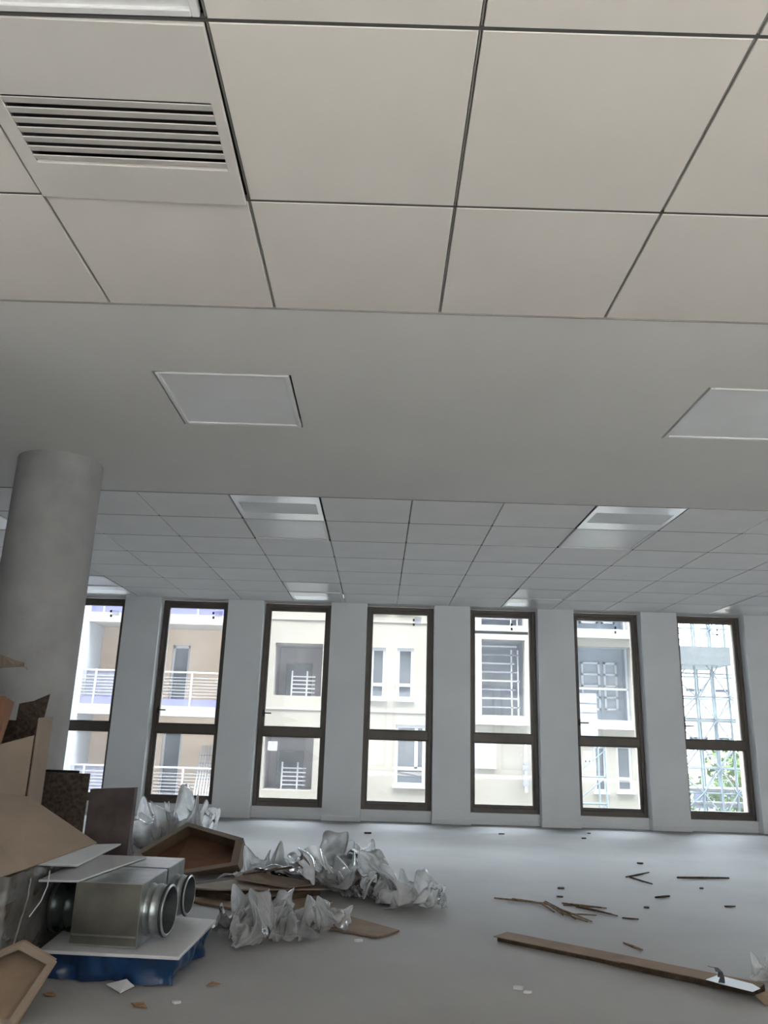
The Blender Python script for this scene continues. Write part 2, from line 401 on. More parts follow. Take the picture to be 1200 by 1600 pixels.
TRZ = ay(620, 1149, Y_WIN).z
def window(n, x0, x1, handle=True, y=Y_WIN, rear=False):
    e = empty('window_%d' % n, ((x0 + x1) / 2, y, WZ0)); solid_struct(e, 'tall bronze aluminium window with a transom, one pane above and one below')
    z0, z1 = WZ0, WZ1
    def ring(mb, a, b, c, d, wl, wr, wb, wt, y0, y1):
        mb.box(a, a + wl, y0, y1, c, d); mb.box(b - wr, b, y0, y1, c, d)
        mb.box(a + wl, b - wr, y0, y1, c, c + wb); mb.box(a + wl, b - wr, y0, y1, d - wt, d)
    f = MB(); ring(f, x0, x1, z0, z1, .042, .042, .05, .045, y, y + .07); bevel(f.build('frame', 'frame', e), .003)
    tr = MB().box(x0 + .042, x1 - .042, y + .002, y + .068, TRZ - .045, TRZ + .045); bevel(tr.build('transom', 'frame', e), .003)
    s = MB(); ring(s, x0 + .042, x1 - .042, TRZ + .045, z1 - .045, .028, .030, .016, .036, y + .008, y + .062); sash = bevel(s.build('sash', 'frame', e), .003)
    s = MB(); ring(s, x0 + .042, x1 - .042, z0 + .05, TRZ - .045, .022, .024, .036, .012, y + .012, y + .06); bevel(s.build('fixed_bead', 'frame', e), .003)
    p1 = MB().box(x0 + .066, x1 - .068, y + .030, y + .036, TRZ + .057, z1 - .076).build('pane', 'glass', e)
    p2 = MB().box(x0 + .060, x1 - .062, y + .030, y + .036, z0 + .080, TRZ - .053).build('pane', 'glass', e)
    if handle:
        hz = TRZ + .20
        h = MB().box(x0 + .044, x0 + .068, y - .006, y + .010, hz - .035, hz + .035)
        h.box(x0 + .050, x0 + .062, y - .045, y, hz - .006, hz + .006); h.box(x0 + .048, x0 + .15, y - .050, y - .036, hz - .008, hz + .006)
        bevel(h.build('handle', 'handle', sash), .002)
    return e, p1, p2
winobj = [window(i + 1, a, b, i not in (2, 5, 6)) for i, (a, b) in enumerate(wins)]
k0 = 2   # index of the first window in view (partly hidden by the column)
yst = Y_WIN + .027
def stick(pane, px0, py0, px1, py1, m):
    a = ay(px0, py0, yst); b = ay(px1, py1, yst)
    x0, x1, z0, z1 = min(a.x, b.x), max(a.x, b.x), min(a.z, b.z), max(a.z, b.z)
    MB().add([(x0, yst, z0), (x1, yst, z0), (x1, yst, z1), (x0, yst, z1)], [(0, 1, 2, 3)]).build('sticker', m, pane)
stick(winobj[k0 + 2][2], 419, 1158, 433, 1173, 'sticker')
stick(winobj[k0 + 5][2], 911, 1173, 925, 1192, 'sticker')
for px in (914, 920): stick(winobj[k0 + 5][2], px, 1188, px + 2, 1191, 'mark')
stick(winobj[k0 + 3][1], 648, 964, 658, 975, 'sticker_grey')
for k, px, py in ((0, 172, 953), (1, 332, 956), (3, 645, 967), (4, 798, 974), (5, 960, 979), (6, 1119, 983)):
    for d in (0, 7): stick(winobj[k0 + k][1], px, py + d, px + 3, py + 4 + d, 'mark')
for k, px, py in ((0, 176, 953), (1, 337, 955)): stick(winobj[k0 + k][1], px, py, px + 10, py + 9, 'sticker_grey')

# side and rear walls; the unseen rear windows are added to light the room from behind
solid_struct(MB().box(XL - .3, XL, YB, YE, 0, CEIL).build('wall_left', 'paint'), 'plain white painted side wall')
solid_struct(MB().box(XR, XR + .3, YB, YE, 0, CEIL).build('wall_right', 'paint'), 'plain white painted side wall')
rwin = [(-5.6 + k * 1.5, -5.6 + k * 1.5 + 1.34) for k in range(8) if -5.6 + k * 1.5 > -1.5]
solid_struct(MB().holed(XL, XR, 0, CEIL, YB - .3, YB, [(a, b, .118, 2.30) for a, b in rwin]).build('unseen_wall_rear', 'paint'), 'unseen white rear wall with tall windows added to light the room')
for i, (a, b) in enumerate(rwin):
    e = empty('window_%d' % (len(wins) + 1 + i), ((a + b) / 2, YB, .118)); solid_struct(e, 'tall bronze aluminium window added in the unseen rear wall')
    f = MB().box(a, a + .06, YB - .15, YB - .08, .118, 2.30).box(b - .06, b, YB - .15, YB - .08, .118, 2.30)
    f.box(a + .06, b - .06, YB - .15, YB - .08, .118, .18).box(a + .06, b - .06, YB - .15, YB - .08, 2.24, 2.30).box(a + .06, b - .06, YB - .15, YB - .08, TRZ - .045, TRZ + .045)
    f.build('frame', 'frame', e)
    MB().box(a + .06, b - .06, YB - .118, YB - .112, .18, TRZ - .045).build('pane', 'glass', e)
    MB().box(a + .06, b - .06, YB - .118, YB - .112, TRZ + .045, 2.24).build('pane', 'glass', e)
solid_struct(MB().box(-1.95, -1.85, YB, 2.6, 0, CEIL).build('added_wall_partition', 'paint'), 'unseen white stub partition added to keep light off the pile')  # out of view, added to dim the light reaching the pile
# light portals: sample the sky through the window openings (they give off nothing themselves)
def portal(x0, x1, z0, z1, y, sgn):
    d = bpy.data.lights.new('sky_portal', 'AREA'); d.shape = 'RECTANGLE'; d.size = x1 - x0; d.size_y = z1 - z0; d.cycles.is_portal = True
    o = bpy.data.objects.new('sky_portal', d); COL.objects.link(o); o.location = ((x0 + x1) / 2, y, (z0 + z1) / 2)
    o.rotation_euler = (math.radians(90) * (-1 if sgn < 0 else 1), 0, 0)
portal(XL, XR, 0, CEIL, YE + .02, -1)
portal(XL, XR, 0, CEIL, YB - .32, 1)

solid_struct(MB().box(-60, 60, YB - .3, YE, CEIL + .36, 36).build('added_upper_storeys', 'low_bounce'), 'unseen dark upper storeys added above the room to shade the courtyard')  # unseen mass added to block sky light from the facing buildings
solid_struct(MB().box(-60, 60, YB - .3, YE, -4.3, -.26).build('added_lower_storeys', 'low_bounce'), 'unseen lower storey of the same building, dark to limit bounced light')
solid_struct(MB().box(-60, XL - .31, YB - .3, YE, -.26, CEIL + .36).build('added_neighbour_bay', 'low_bounce'), 'unseen neighbouring bay, added dark and wide to cut courtyard light')  # unseen bays widen the mass that blocks the sky
solid_struct(MB().box(XR + .31, 60, YB - .3, YE, -.26, CEIL + .36).build('added_neighbour_bay', 'low_bounce'), 'unseen neighbouring bay, added dark and wide to cut courtyard light')

# unseen block added behind the room to cut the rear sky light
rb_ = MB().holed(-40, 40, -4.3, 9.5, -22.4, -22, [(-39 + i * 3, -37.6 + i * 3, z, z + 1.5) for i in range(26) for z in (-2.9, .1, 3.1, 6.1)])
rbe = thing('added_rear_block', 'unseen long grey block added behind the room to cut rear sky', 'building', (0, -22.2, -4.3))
rb_.build('wall', 'far_blue', rbe); MB().box(-40, 40, -22.55, -22.4, -4.3, 9.5).build('glazing', 'far_glass', rbe); MB().box(-40, 40, -30, -22.4, 9.5, 9.7).build('roof', 'slab', rbe)

# round concrete column
cx, cyc, cr = -1.905, 4.395, .235
solid_struct(MB().lathe([(0, cr), (.6, cr), (1.2, cr), (1.8, cr), (CEIL, cr)], (cx, cyc, 0), (0, 0, 1), 64).build('column', 'concrete_col', smooth=True), 'round grey concrete column rising to the ceiling')

# ------------------------------------------------------------------ ceiling lamps and diffusers
def lamp(x, y, label, group=None, lens='lamp_lens', d=T):
    e = thing('ceiling_light', label, 'ceiling light', (x + T / 2, y + d / 2, CEIL), group)
    g = .010; f = .028
    r = MB()
    r.box(x + g, x + f, y + g, y + d - g, CEIL - .004, CEIL + .02); r.box(x + T - f, x + T - g, y + g, y + d - g, CEIL - .004, CEIL + .02)
    r.box(x + f, x + T - f, y + g, y + f, CEIL - .004, CEIL + .02); r.box(x + f, x + T - f, y + d - f, y + d - g, CEIL - .004, CEIL + .02)
    bevel(r.build('frame', 'lamp_frame', e), .002)
    MB().box(x + f, x + T - f, y + f, y + d - f, CEIL + .004, CEIL + .012).build('diffuser', lens, e)
    return e
def diffuser(x, y, label, m, slots, y_a, y_b, xa, xb, group=None, d=T, flip=False):
    e = thing('air_diffuser', label, 'air vent', (x + T / 2, y + d / 2, CEIL), group)
    g = .0095 if flip else .005
    t = MB().holed(x + g, x + T - g, y + g, y + d - g, 0, .012, [(xa, xb, y_a, y_b)])
    p = MB(); p.add([(v[0], v[2], CEIL - .002 + v[1]) for v in t.v], t.f); bevel(p.build('plate', m, e), .002)
    b = MB().box(xa - .01, xb + .01, y_a - .01, y_b + .01, CEIL + .06, CEIL + .07)
    b.build('backing', 'plenum', e)
    pitch = (y_b - y_a) / slots
    for k in range(slots):
        yk = y_a + (k + .16) * pitch
        za, zb_ = (CEIL + .003, CEIL - .001) if flip else (CEIL - .003, CEIL + .004)
        cov = .60 if flip else .74
        s = MB().slab([(xa, yk, za), (xb, yk, za), (xb, yk + pitch * cov, zb_), (xa, yk + pitch * cov, zb_)], (0, 0, .004))
        s.build('slat', m, e)
    for xx in (xa - .002, xb): MB().box(xx, xx + .002, y_a, y_b, CEIL, CEIL + .06).build('slot_cheek', 'plenum', e)
    return e
gl = 'unlit square panel lamps in the ceiling'
lamp(LPAN[0][0], LPAN[0][1], 'unlit square panel lamp flush in plasterboard strip, close to the round column', gl)
lamp(LPAN[1][0], LPAN[1][1], 'unlit square panel lamp flush in plasterboard strip, away from the round column', gl)
lamp(GX, SY0 - 3 * T, 'unlit framed panel lamp in tiled ceiling beside the sagging slatted vent', gl)
nv = diffuser(GX, SY0 - 2 * T, 'large white slatted air vent plate sagging loose at one corner', 'vent_white', 7, 1.585, 1.815, -.975, -.455)
nv.rotation_euler = (math.radians(-1.3), math.radians(1.0), 0); nv.location.z -= .008
lab = {-4: 'beyond the round column', 0: 'in line with the lamp close to the column', 4: 'in line with the lamp away from the column', 8: 'farthest of its row from the column'}
for c in VENTX:
    x = GX + c * T; w = lab[c]
    diffuser(x, SY1 + .004, 'shiny slatted vent edging the plasterboard strip, ' + w, 'vent_silver', 8, SY1 + .17, SY1 + .42, x + .04, x + T - .04, 'shiny ceiling air vents', T - .004, True)
    lamp(x, SY1 + T, 'unlit panel lamp behind a shiny vent, ' + w, gl)
    lamp(x, SY1 + 5 * T, 'unlit panel lamp near the window wall, ' + w, gl)
    diffuser(x, SY1 + 6 * T, 'shiny slatted vent touching the window wall, ' + w, 'vent_silver', 8, SY1 + 6 * T + .22, SY1 + 6 * T + .47, x + .04, x + T - .04, 'shiny ceiling air vents', T, True)


# ------------------------------------------------------------------ outdoors: courtyard, facing buildings, scaffold, trees
GZ = -4.3
solid_struct(MB().box(-90, 90, YE + .3, 110, GZ - .2, GZ).build('ground', 'ground'), 'grey bare ground of the courtyard far below the windows')
solid_struct(MB().box(-90, 90, -80, YB - .6, GZ - .2, GZ).build('ground_rear', 'ground'), 'grey bare ground behind the building')
YF = 27.0
def fp(px, py, Y=YF): v = ay(px, py, Y); return v.x, v.z
def frect(px0, py0, px1, py1, Y=YF):
    cxp, cyp = (px0 + px1) / 2, (py0 + py1) / 2
    xa = fp(px0, cyp, Y)[0]; xb = fp(px1, cyp, Y)[0]; zb = fp(cxp, py1, Y)[1]; zt_ = fp(cxp, py0, Y)[1]
    return xa, xb, zb, zt_
FH = 2.98   # storey height
def far_window(parent, x0, x1, z0, z1, y, split=.72, mull=0, fr=.09):
    f = MB()
    f.box(x0, x0 + fr, y - .03, y + .10, z0, z1).box(x1 - fr, x1, y - .03, y + .10, z0, z1)
    f.box(x0 + fr, x1 - fr, y - .03, y + .10, z0, z0 + fr).box(x0 + fr, x1 - fr, y - .03, y + .10, z1 - fr, z1)
    zm = z1 - (z1 - z0) * split; f.box(x0 + fr, x1 - fr, y - .02, y + .10, zm - fr * .6, zm + fr * .6)
    if mull: f.box(mull - fr * .6, mull + fr * .6, y - .02, y + .10, zm, z1 - fr)
    f.box(x0 - .05, x1 + .05, y - .16, y, z0 - .07, z0)
    w = f.build('window', 'pvc', parent)
    MB().box(x0 + fr, x1 - fr, y + .05, y + .07, z0 + fr, z1 - fr).build('pane', 'far_glass', w)
    return w

# --- building with balconies (behind the first two windows)
bA = thing('apartment_building', 'peach apartment block with long white balcony slabs and lavender upstands', 'building', (-9, YF, GZ))
xA0, xA1 = -19.0, fp(395, 1100)[0]
YA = YF + .9
zs_ = fp(300, 1104, YF - .6)[1]                                   # top of the balcony slab in the middle
door = frect(266, 1008, 294, 1095, YA)
levels = [zs_ + k * FH for k in (-2, -1, 0, 1, 2)]
door2 = frect(250, 1148, 281, 1230, YA)
holesA = [(door[0], door[1], zs_ + .02, door[3])] + [(door[0], door[1], zs_ + k * FH + .02, zs_ + k * FH + door[3] - zs_) for k in (1,)] + \
         [(door2[0], door2[1], zs_ - FH + .02, zs_ - FH + 2.3)] + [(-15.5, -14.3, zs_ + k * FH + .02, zs_ + k * FH + 2.2) for k in (-1, 0, 1)]
MB().holed(xA0, xA1, GZ, 8.8, YA, YA + .3, holesA).build('wall', 'peach', bA)
MB().box(xA0, xA1, YA + .3, YA + 8, 8.6, 8.8).build('roof', 'slab', bA)
for h in holesA:
    w = MB().box(h[0], h[1], YA + .16, YA + .24, h[2], h[3]).build('door', 'far_glass', bA)
    MB().box(h[0], h[0] + .08, YA + .1, YA + .17, h[2], h[3]).box(h[1] - .08, h[1], YA + .1, YA + .17, h[2], h[3]).box(h[0], h[1], YA + .1, YA + .17, h[3] - .1, h[3]).build('door_frame', 'pvc', w)
zside = fp(128, 1060, YF - .6)[0]
MB().box(zside - .35, zside, YF - .6, YA, GZ, 8.8).build('side_wall', 'pale', bA)
MB().box(xA0, zside - .35, YF - .6, YF - .3, GZ, 8.8).build('wall', 'pale', bA)
for k, z in enumerate(levels):
    MB().box(zside, xA1, YF - .6, YA, z - .32, z).build('balcony_slab', 'slab', bA)
    MB().box(zside, xA1, YF - .56, YF - .48, z, z + .22).build('upstand', 'lav', bA)
    rl = MB().box(zside, xA1, YF - .56, YF - .52, z + 1.06, z + 1.11).build('railing', 'rail', bA)
    xx = zside + .4
    while xx < xA1:
        MB().box(xx, xx + .05, YF - .57, YF - .52, z, z + 1.12).build('post', 'rail', rl); xx += 1.05
    for j in range(7): MB().box(zside, xA1, YF - .545, YF - .53, z + .30 + j * .1, z + .315 + j * .1).build('rail', 'rail', rl)
    MB().box(zside + .1, zside + 1.35, YF - .52, YF - .50, z + .2, z + 1.08).build('panel', 'rail_dark', rl)
# diagonal grille leaning on the lower balcony
gr = thing('leaning_grille', 'pale lattice grille leaning on the lower balcony of peach block', 'grille', (0, YF, levels[1]))
gv = []
for k in range(8):
    a = ay(302 + k * 4.5, 1237, YF - .2); b = ay(316 + k * 4.0, 1165, YF + .88)
    a.z = levels[1] + .018; gv.append((a, b))
    MB().bar(a, b, .035).build('bar', 'rail', gr)
for k in range(6):
    t = .12 + k * .14
    MB().bar(gv[0][0].lerp(gv[0][1], t) + Vector((-.03, 0, 0)), gv[-1][0].lerp(gv[-1][1], t) + Vector((.03, 0, 0)), .03).build('bar', 'rail_dark', gr)

# --- cream block with deep openings and plain windows (third and fourth window)
bB = thing('apartment_building', 'plain cream apartment block with square loggia openings and slim white windows', 'building', (-2, YF, GZ))
xB0, xB1 = fp(402, 1100)[0], fp(722, 1100)[0]
o1 = frect(428, 1005, 503, 1087); wa = frect(579, 1012, 602, 1092); wb = frect(620, 1013, 646, 1093); wc = frect(617, 1152, 664, 1228)
holesB = []; opens = []; winsB = []
for k in (-1, 0, 1):
    dz = k * FH
    dx = -.15 if k == -1 else 0
    h = (o1[0] + dx, o1[1] + dx, o1[2] + dz, o1[3] + dz); holesB.append(h); opens.append(h)
    if k >= 0:
        for w in (wa, wb): h = (w[0], w[1], w[2] + dz, w[3] + dz); holesB.append(h); winsB.append((h, 0))
    else:
        h = (wc[0], wc[1], wc[2], wc[2] + 1.9); holesB.append(h); winsB.append((h, fp(650, 1190)[0]))
MB().holed(xB0, xB1, GZ, 8.8, YF, YF + .35, holesB).build('wall', 'cream', bB)
MB().box(xB0, xB1, YF + .35, YF + 8, 8.6, 8.8).build('roof', 'slab', bB)
for k in (-1, 0, 1):
    zj = fp(600, 1112)[1] + k * FH
    MB().box(xB0, xB1, YF - .03, YF, zj - .02, zj + .02).build('joint_bead', 'slab', bB)
for h in opens:
    d = 1.6; w = MB()
    w.box(h[0] - .1, h[0], YF + .35, YF + d, h[2], h[3]).box(h[1], h[1] + .1, YF + .35, YF + d, h[2], h[3])
    w.box(h[0] - .1, h[1] + .1, YF + d, YF + d + .1, h[2], h[3]).box(h[0] - .1, h[1] + .1, YF + .35, YF + d, h[3], h[3] + .1).box(h[0] - .1, h[1] + .1, YF + .35, YF + d, h[2] - .1, h[2])
    lo = w.build('loggia', 'loggia', bB)
    MB().box(h[0] + .25, h[1] - .45, YF + d - .06, YF + d, h[2], h[3] - .55).build('door', 'far_glass', lo)
    for j in range(5): MB().box(h[0] + .55, h[1] - .25, YF + .5, YF + .53, h[2] + .12 + j * .13, h[2] + .16 + j * .13).build('rail', 'rail', lo)
    for xx in (h[0] + .55, h[1] - .55): MB().box(xx, xx + .05, YF + .49, YF + .54, h[2], h[2] + .85).build('post', 'rail', lo)
for h, mu in winsB: far_window(bB, *h, YF + .08, mull=mu)

# --- pale block with framed loggias and glazed recess (fifth and sixth window)
bC = thing('apartment_building', 'pale bluish apartment block with white framed loggias and glazed recesses', 'building', (7, YF, GZ))
xC0, xC1 = fp(727, 1100)[0], fp(1010, 1100)[0] + .25
f1 = frect(752, 1000, 820, 1118); r1 = frect(896, 1010, 988, 1125); lw1 = frect(929, 1166, 948, 1237); lw2 = frect(964, 1166, 988, 1237); lw0 = frect(905, 1166, 920, 1237)
holesC = []; lgs = []; rcs = []; wsC = []
for k in (0, 1):
    h = (f1[0], f1[1], f1[2] + k * FH, f1[3] + k * FH); holesC.append(h); lgs.append(h)
    h = (r1[0], r1[1], r1[2] + k * FH, r1[3] + k * FH); holesC.append(h); rcs.append(h)
for w in (lw1, lw2): holesC.append(w); wsC.append(w)
MB().holed(xC0, xC1, GZ, 8.8, YF, YF + .35, holesC).build('wall', 'cream', bC)
MB().box(xC0, xC1, YF + .35, YF + 8, 8.6, 8.8).build('roof', 'slab', bC)
for h in lgs:
    w = MB(); fr = .28
    w.holed(h[0] - fr, h[1] + fr * .4, h[2] - fr * 1.1, h[3] + fr, YF - .12, YF, [h]); w.build('surround', 'slab', bC)
    d = 1.5; w = MB()
    w.box(h[0] - .1, h[0], YF + .35, YF + d, h[2], h[3]).box(h[1], h[1] + .1, YF + .35, YF + d, h[2], h[3]).box(h[0] - .1, h[1] + .1, YF + d, YF + d + .1, h[2], h[3])
    w.box(h[0] - .1, h[1] + .1, YF + .35, YF + d, h[3], h[3] + .1).box(h[0] - .1, h[1] + .1, YF + .35, YF + d, h[2] - .1, h[2])
    lo = w.build('loggia', 'far_blue', bC)
    for j in range(8): MB().box(h[0] + .05, h[1] - .12 - .08 * (j % 3), YF + .3, YF + .34, h[2] + .25 + j * .29, h[2] + .30 + j * .29).build('rail', 'rail' if j % 2 else 'rail_dark', lo)
    for xx in (h[1] - .42, h[1] - .2): MB().box(xx, xx + .05, YF + .3, YF + .35, h[2], h[3] - .3).build('post', 'rail', lo)
for h in rcs:
    d = 1.0; w = MB()
    w.box(h[0] - .1, h[0], YF + .35, YF + d, h[2], h[3]).box(h[1], h[1] + .1, YF + .35, YF + d, h[2], h[3]).box(h[0] - .1, h[1] + .1, YF + d, YF + d + .1, h[2], h[3])
    w.box(h[0] - .1, h[1] + .1, YF + .35, YF + d, h[3], h[3] + .1).box(h[0] - .1, h[1] + .1, YF + .35, YF + d, h[2] - .1, h[2])
    lo = w.build('loggia', 'far_blue', bC)
    for a, b in ((.5, 1.15), (1.28, 1.75)):
        fr = .07; x0, x1 = h[0] + a, h[0] + b; z0, z1 = h[2] + .35, h[3] - .45; yy = YF + d - .1
        f = MB().box(x0, x0 + fr, yy, yy + .08, z0, z1).box(x1 - fr, x1, yy, yy + .08, z0, z1)
        for q in range(5): zz = z0 + q * (z1 - z0 - fr) / 4; f.box(x0, x1, yy, yy + .08, zz, zz + fr)
        wn_ = f.build('glazing', 'pvc', lo)
    for xx in (h[0] + .2, h[0] + 1.9): MB().box(xx, xx + .07, YF + .4, YF + .47, h[2], h[3]).build('post', 'rail', lo)
    MB().box(h[0], h[1], YF + .4, YF + .45, h[2] + 1.0, h[2] + 1.07).build('rail', 'rail', lo)
    MB().box(h[0] - .15, h[1] + .1, YF - .25, YF, h[2] - .3, h[2]).build('balcony_slab', 'slab', bC)
q5 = frect(729, 1157, 775, 1201); MB().box(q5[0], q5[1], YF - .06, YF, q5[2], q5[3]).build('cladding_panel', 'pale', bC)
q5 = frect(819, 1160, 823, 1238); dp = MB().box(q5[0], q5[1], YF - .12, YF - .02, q5[2], q5[3]).build('downpipe', 'rail', bC)
for ya, yb in ((1190, 1194), (1196, 1204), (1210, 1228)):
    q5 = frect(817, ya, 824, yb); MB().box(q5[0], q5[1], YF - .16, YF - .02, q5[2], q5[3]).build('bracket', 'rail_dark', dp)
for h in wsC: far_window(bC, *h, YF + .08, fr=.07)
# stack of white boards standing on the scaffold landing in front of the pale block
q = frect(904, 1084, 933, 1150, YF - 2.4)
pc = thing('panel_crate', 'tall white banded crate standing before the pale block', 'crate', ((q[0] + q[1]) / 2, YF - 2.2, q[2]))
for k, (a, b) in enumerate(((0, .55), (.56, .77), (.78, 1.0))):
    z0 = q[2] + (q[3] - q[2]) * a; z1 = q[2] + (q[3] - q[2]) * b
    MB().box(q[0], q[1], YF - 2.4, YF - 1.9, z0, z1 - .03).build('board', 'pale', pc); MB().box(q[0] + .01, q[1] - .01, YF - 2.38, YF - 1.92, z1 - .03, z1 + .02).build('band', 'rail_dark', pc)
ld = thing('scaffold_tower', 'slim scaffold landing carrying the white banded crate', 'scaffolding', ((q[0] + q[1]) / 2, YF - 2.2, GZ))
MB().box(q[0] - .3, q[1] + .2, YF - 2.6, YF - 1.7, q[2] - .06, q[2]).build('deck', 'deck', ld)
for xx in (q[0] - .25, q[1] + .15):
    for yy in (YF - 2.55, YF - 1.75): MB().tube([(xx, yy, GZ), (xx, yy, q[2] - .06)], .03).build('standard', 'scaf', ld)
for j in range(6):
    zz = GZ + .5 + j * .75
    if zz > q[2] - .1: break
    MB().tube([(q[0] - .25, YF - 2.55, zz), (q[1] + .15, YF - 2.55, zz)], .024).build('ledger', 'scaf', ld)
    MB().tube([(q[0] - .25, YF - 2.55, zz), (q[1] + .15, YF - 2.55, min(zz + .75, q[2] - .1))], .018).build('brace', 'scaf', ld)

# --- scaffold in front of the last window, trees and a far block behind it
YS = 22.0
sx0 = fp(1040, 1100, YS)[0]; sx1 = sx0 + 2.9
sc = thing('scaffolding', 'tall galvanised tube scaffold with braces and decks beside pale block', 'scaffolding', ((sx0 + sx1) / 2, YS, GZ))
xs_ = [sx0 + .1, sx0 + .85, sx0 + 1.35, sx0 + 1.75, sx0 + 2.4, sx0 + 2.9]
for xx in xs_:
    for yy in (YS, YS + 1.1): MB().tube([(xx, yy, GZ), (xx, yy, 7.0)], .036, 6).build('standard', 'scaf', sc)
zz = GZ + .3; j = 0
while zz < 7:
    for yy in (YS, YS + 1.1): MB().tube([(xs_[0] - .2, yy, zz), (xs_[-1] + .2, yy, zz)], .024, 6).build('ledger', 'scaf', sc)
    for i in range(len(xs_) - 1):
        a, b = (xs_[i], xs_[i + 1]) if (i + j) % 2 else (xs_[i + 1], xs_[i])
        MB().tube([(a, YS - .03, zz), (b, YS - .03, zz + .62)], .018, 6).build('brace', 'scaf', sc)
        if i % 2 == j % 2: MB().tube([(b, YS + 1.13, zz), (a, YS + 1.13, zz + .62)], .018, 6).build('brace', 'scaf', sc)
    zz += .62; j += 1
for zd in (fp(1100, 1122, YS)[1], fp(1100, 1232, YS)[1], fp(1100, 1256, YS)[1]):
    MB().box(xs_[0] - .2, xs_[-1] + .2, YS + .03, YS + 1.07, zd - .08, zd).build('deck', 'deck', sc)
dk = frect(1056, 1012, 1120, 1040, YS)
MB().box(dk[0] - .3, dk[1] + .25, YS - .35, YS + 1.4, dk[2], dk[3]).build('loading_platform', 'deck', sc)
bD = thing('office_building', 'distant pale office block with blue window band behind scaffold', 'building', (20, 52, GZ))
MB().holed(14.5, 26, GZ, 7.0, 52, 52.4, [(15 + i * 1.6, 16.2 + i * 1.6, z, z + 1.3) for i in range(6) for z in (-2.8, .2, 3.2)]).build('wall', 'office', bD)
MB().box(14.5, 26, 52.4, 60, 6.8, 7.0).build('roof', 'slab', bD)
for i in range(6):
    for z in (-2.8, .2, 3.2): MB().box(15 + i * 1.6, 16.2 + i * 1.6, 52.2, 52.3, z, z + 1.3).build('pane', 'office_glass', bD)
def tree(x, y, h, r, seed, label):
    rnd = random.Random(seed)
    t = thing('tree', label, 'tree', (x, y, GZ), 'trees beyond the scaffold')
    MB().tube([(x, y, GZ), (x + .1, y, GZ + h * .45), (x, y + .1, GZ + h * .8)], [.16, .12, .05], 8).build('trunk', 'bark', t)
    for k in range(5):
        a = rnd.uniform(0, 6.28); MB().tube([(x, y, GZ + h * (.4 + k * .08)), (x + math.cos(a) * r * .7, y + math.sin(a) * r * .7, GZ + h * (.6 + k * .07))], [.06, .02], 6).build('branch', 'bark', t)
    lf = MB()
    for k in range(1500):
        v = Vector((rnd.gauss(0, 1), rnd.gauss(0, 1), rnd.gauss(0, 1))).normalized() * r * rnd.uniform(.45, 1.0)
        p = Vector((x, y, GZ + h * .72)) + Vector((v.x, v.y, v.z * 1.25)) + Vector((noise.noise(v * 1.3), noise.noise(v * 1.7), 0)) * .5
        a = Vector((rnd.uniform(-1, 1), rnd.uniform(-1, 1), rnd.uniform(-1, 1))).normalized() * .16
        b = Vector((rnd.uniform(-1, 1), rnd.uniform(-1, 1), rnd.uniform(-1, 1))).normalized() * .08
        lf.add([p - a, p + b, p + a, p - b], [(0, 1, 2, 3)])
    tag(lf.build('foliage', 'leafy', t), kind='stuff')
tx = fp(1132, 1100, 33)[0]
tree(tx + .3, 33, 5.2, 1.5, 1, 'light green leafy tree right beside the end of the scaffold')
tree(tx - 1.6, 36, 3.6, 1.4, 2, 'low rounded green tree half hidden by the scaffold bracing')
tree(tx + 5.2, 37, 5.6, 1.8, 3, 'taller green tree standing clear beyond the scaffold')

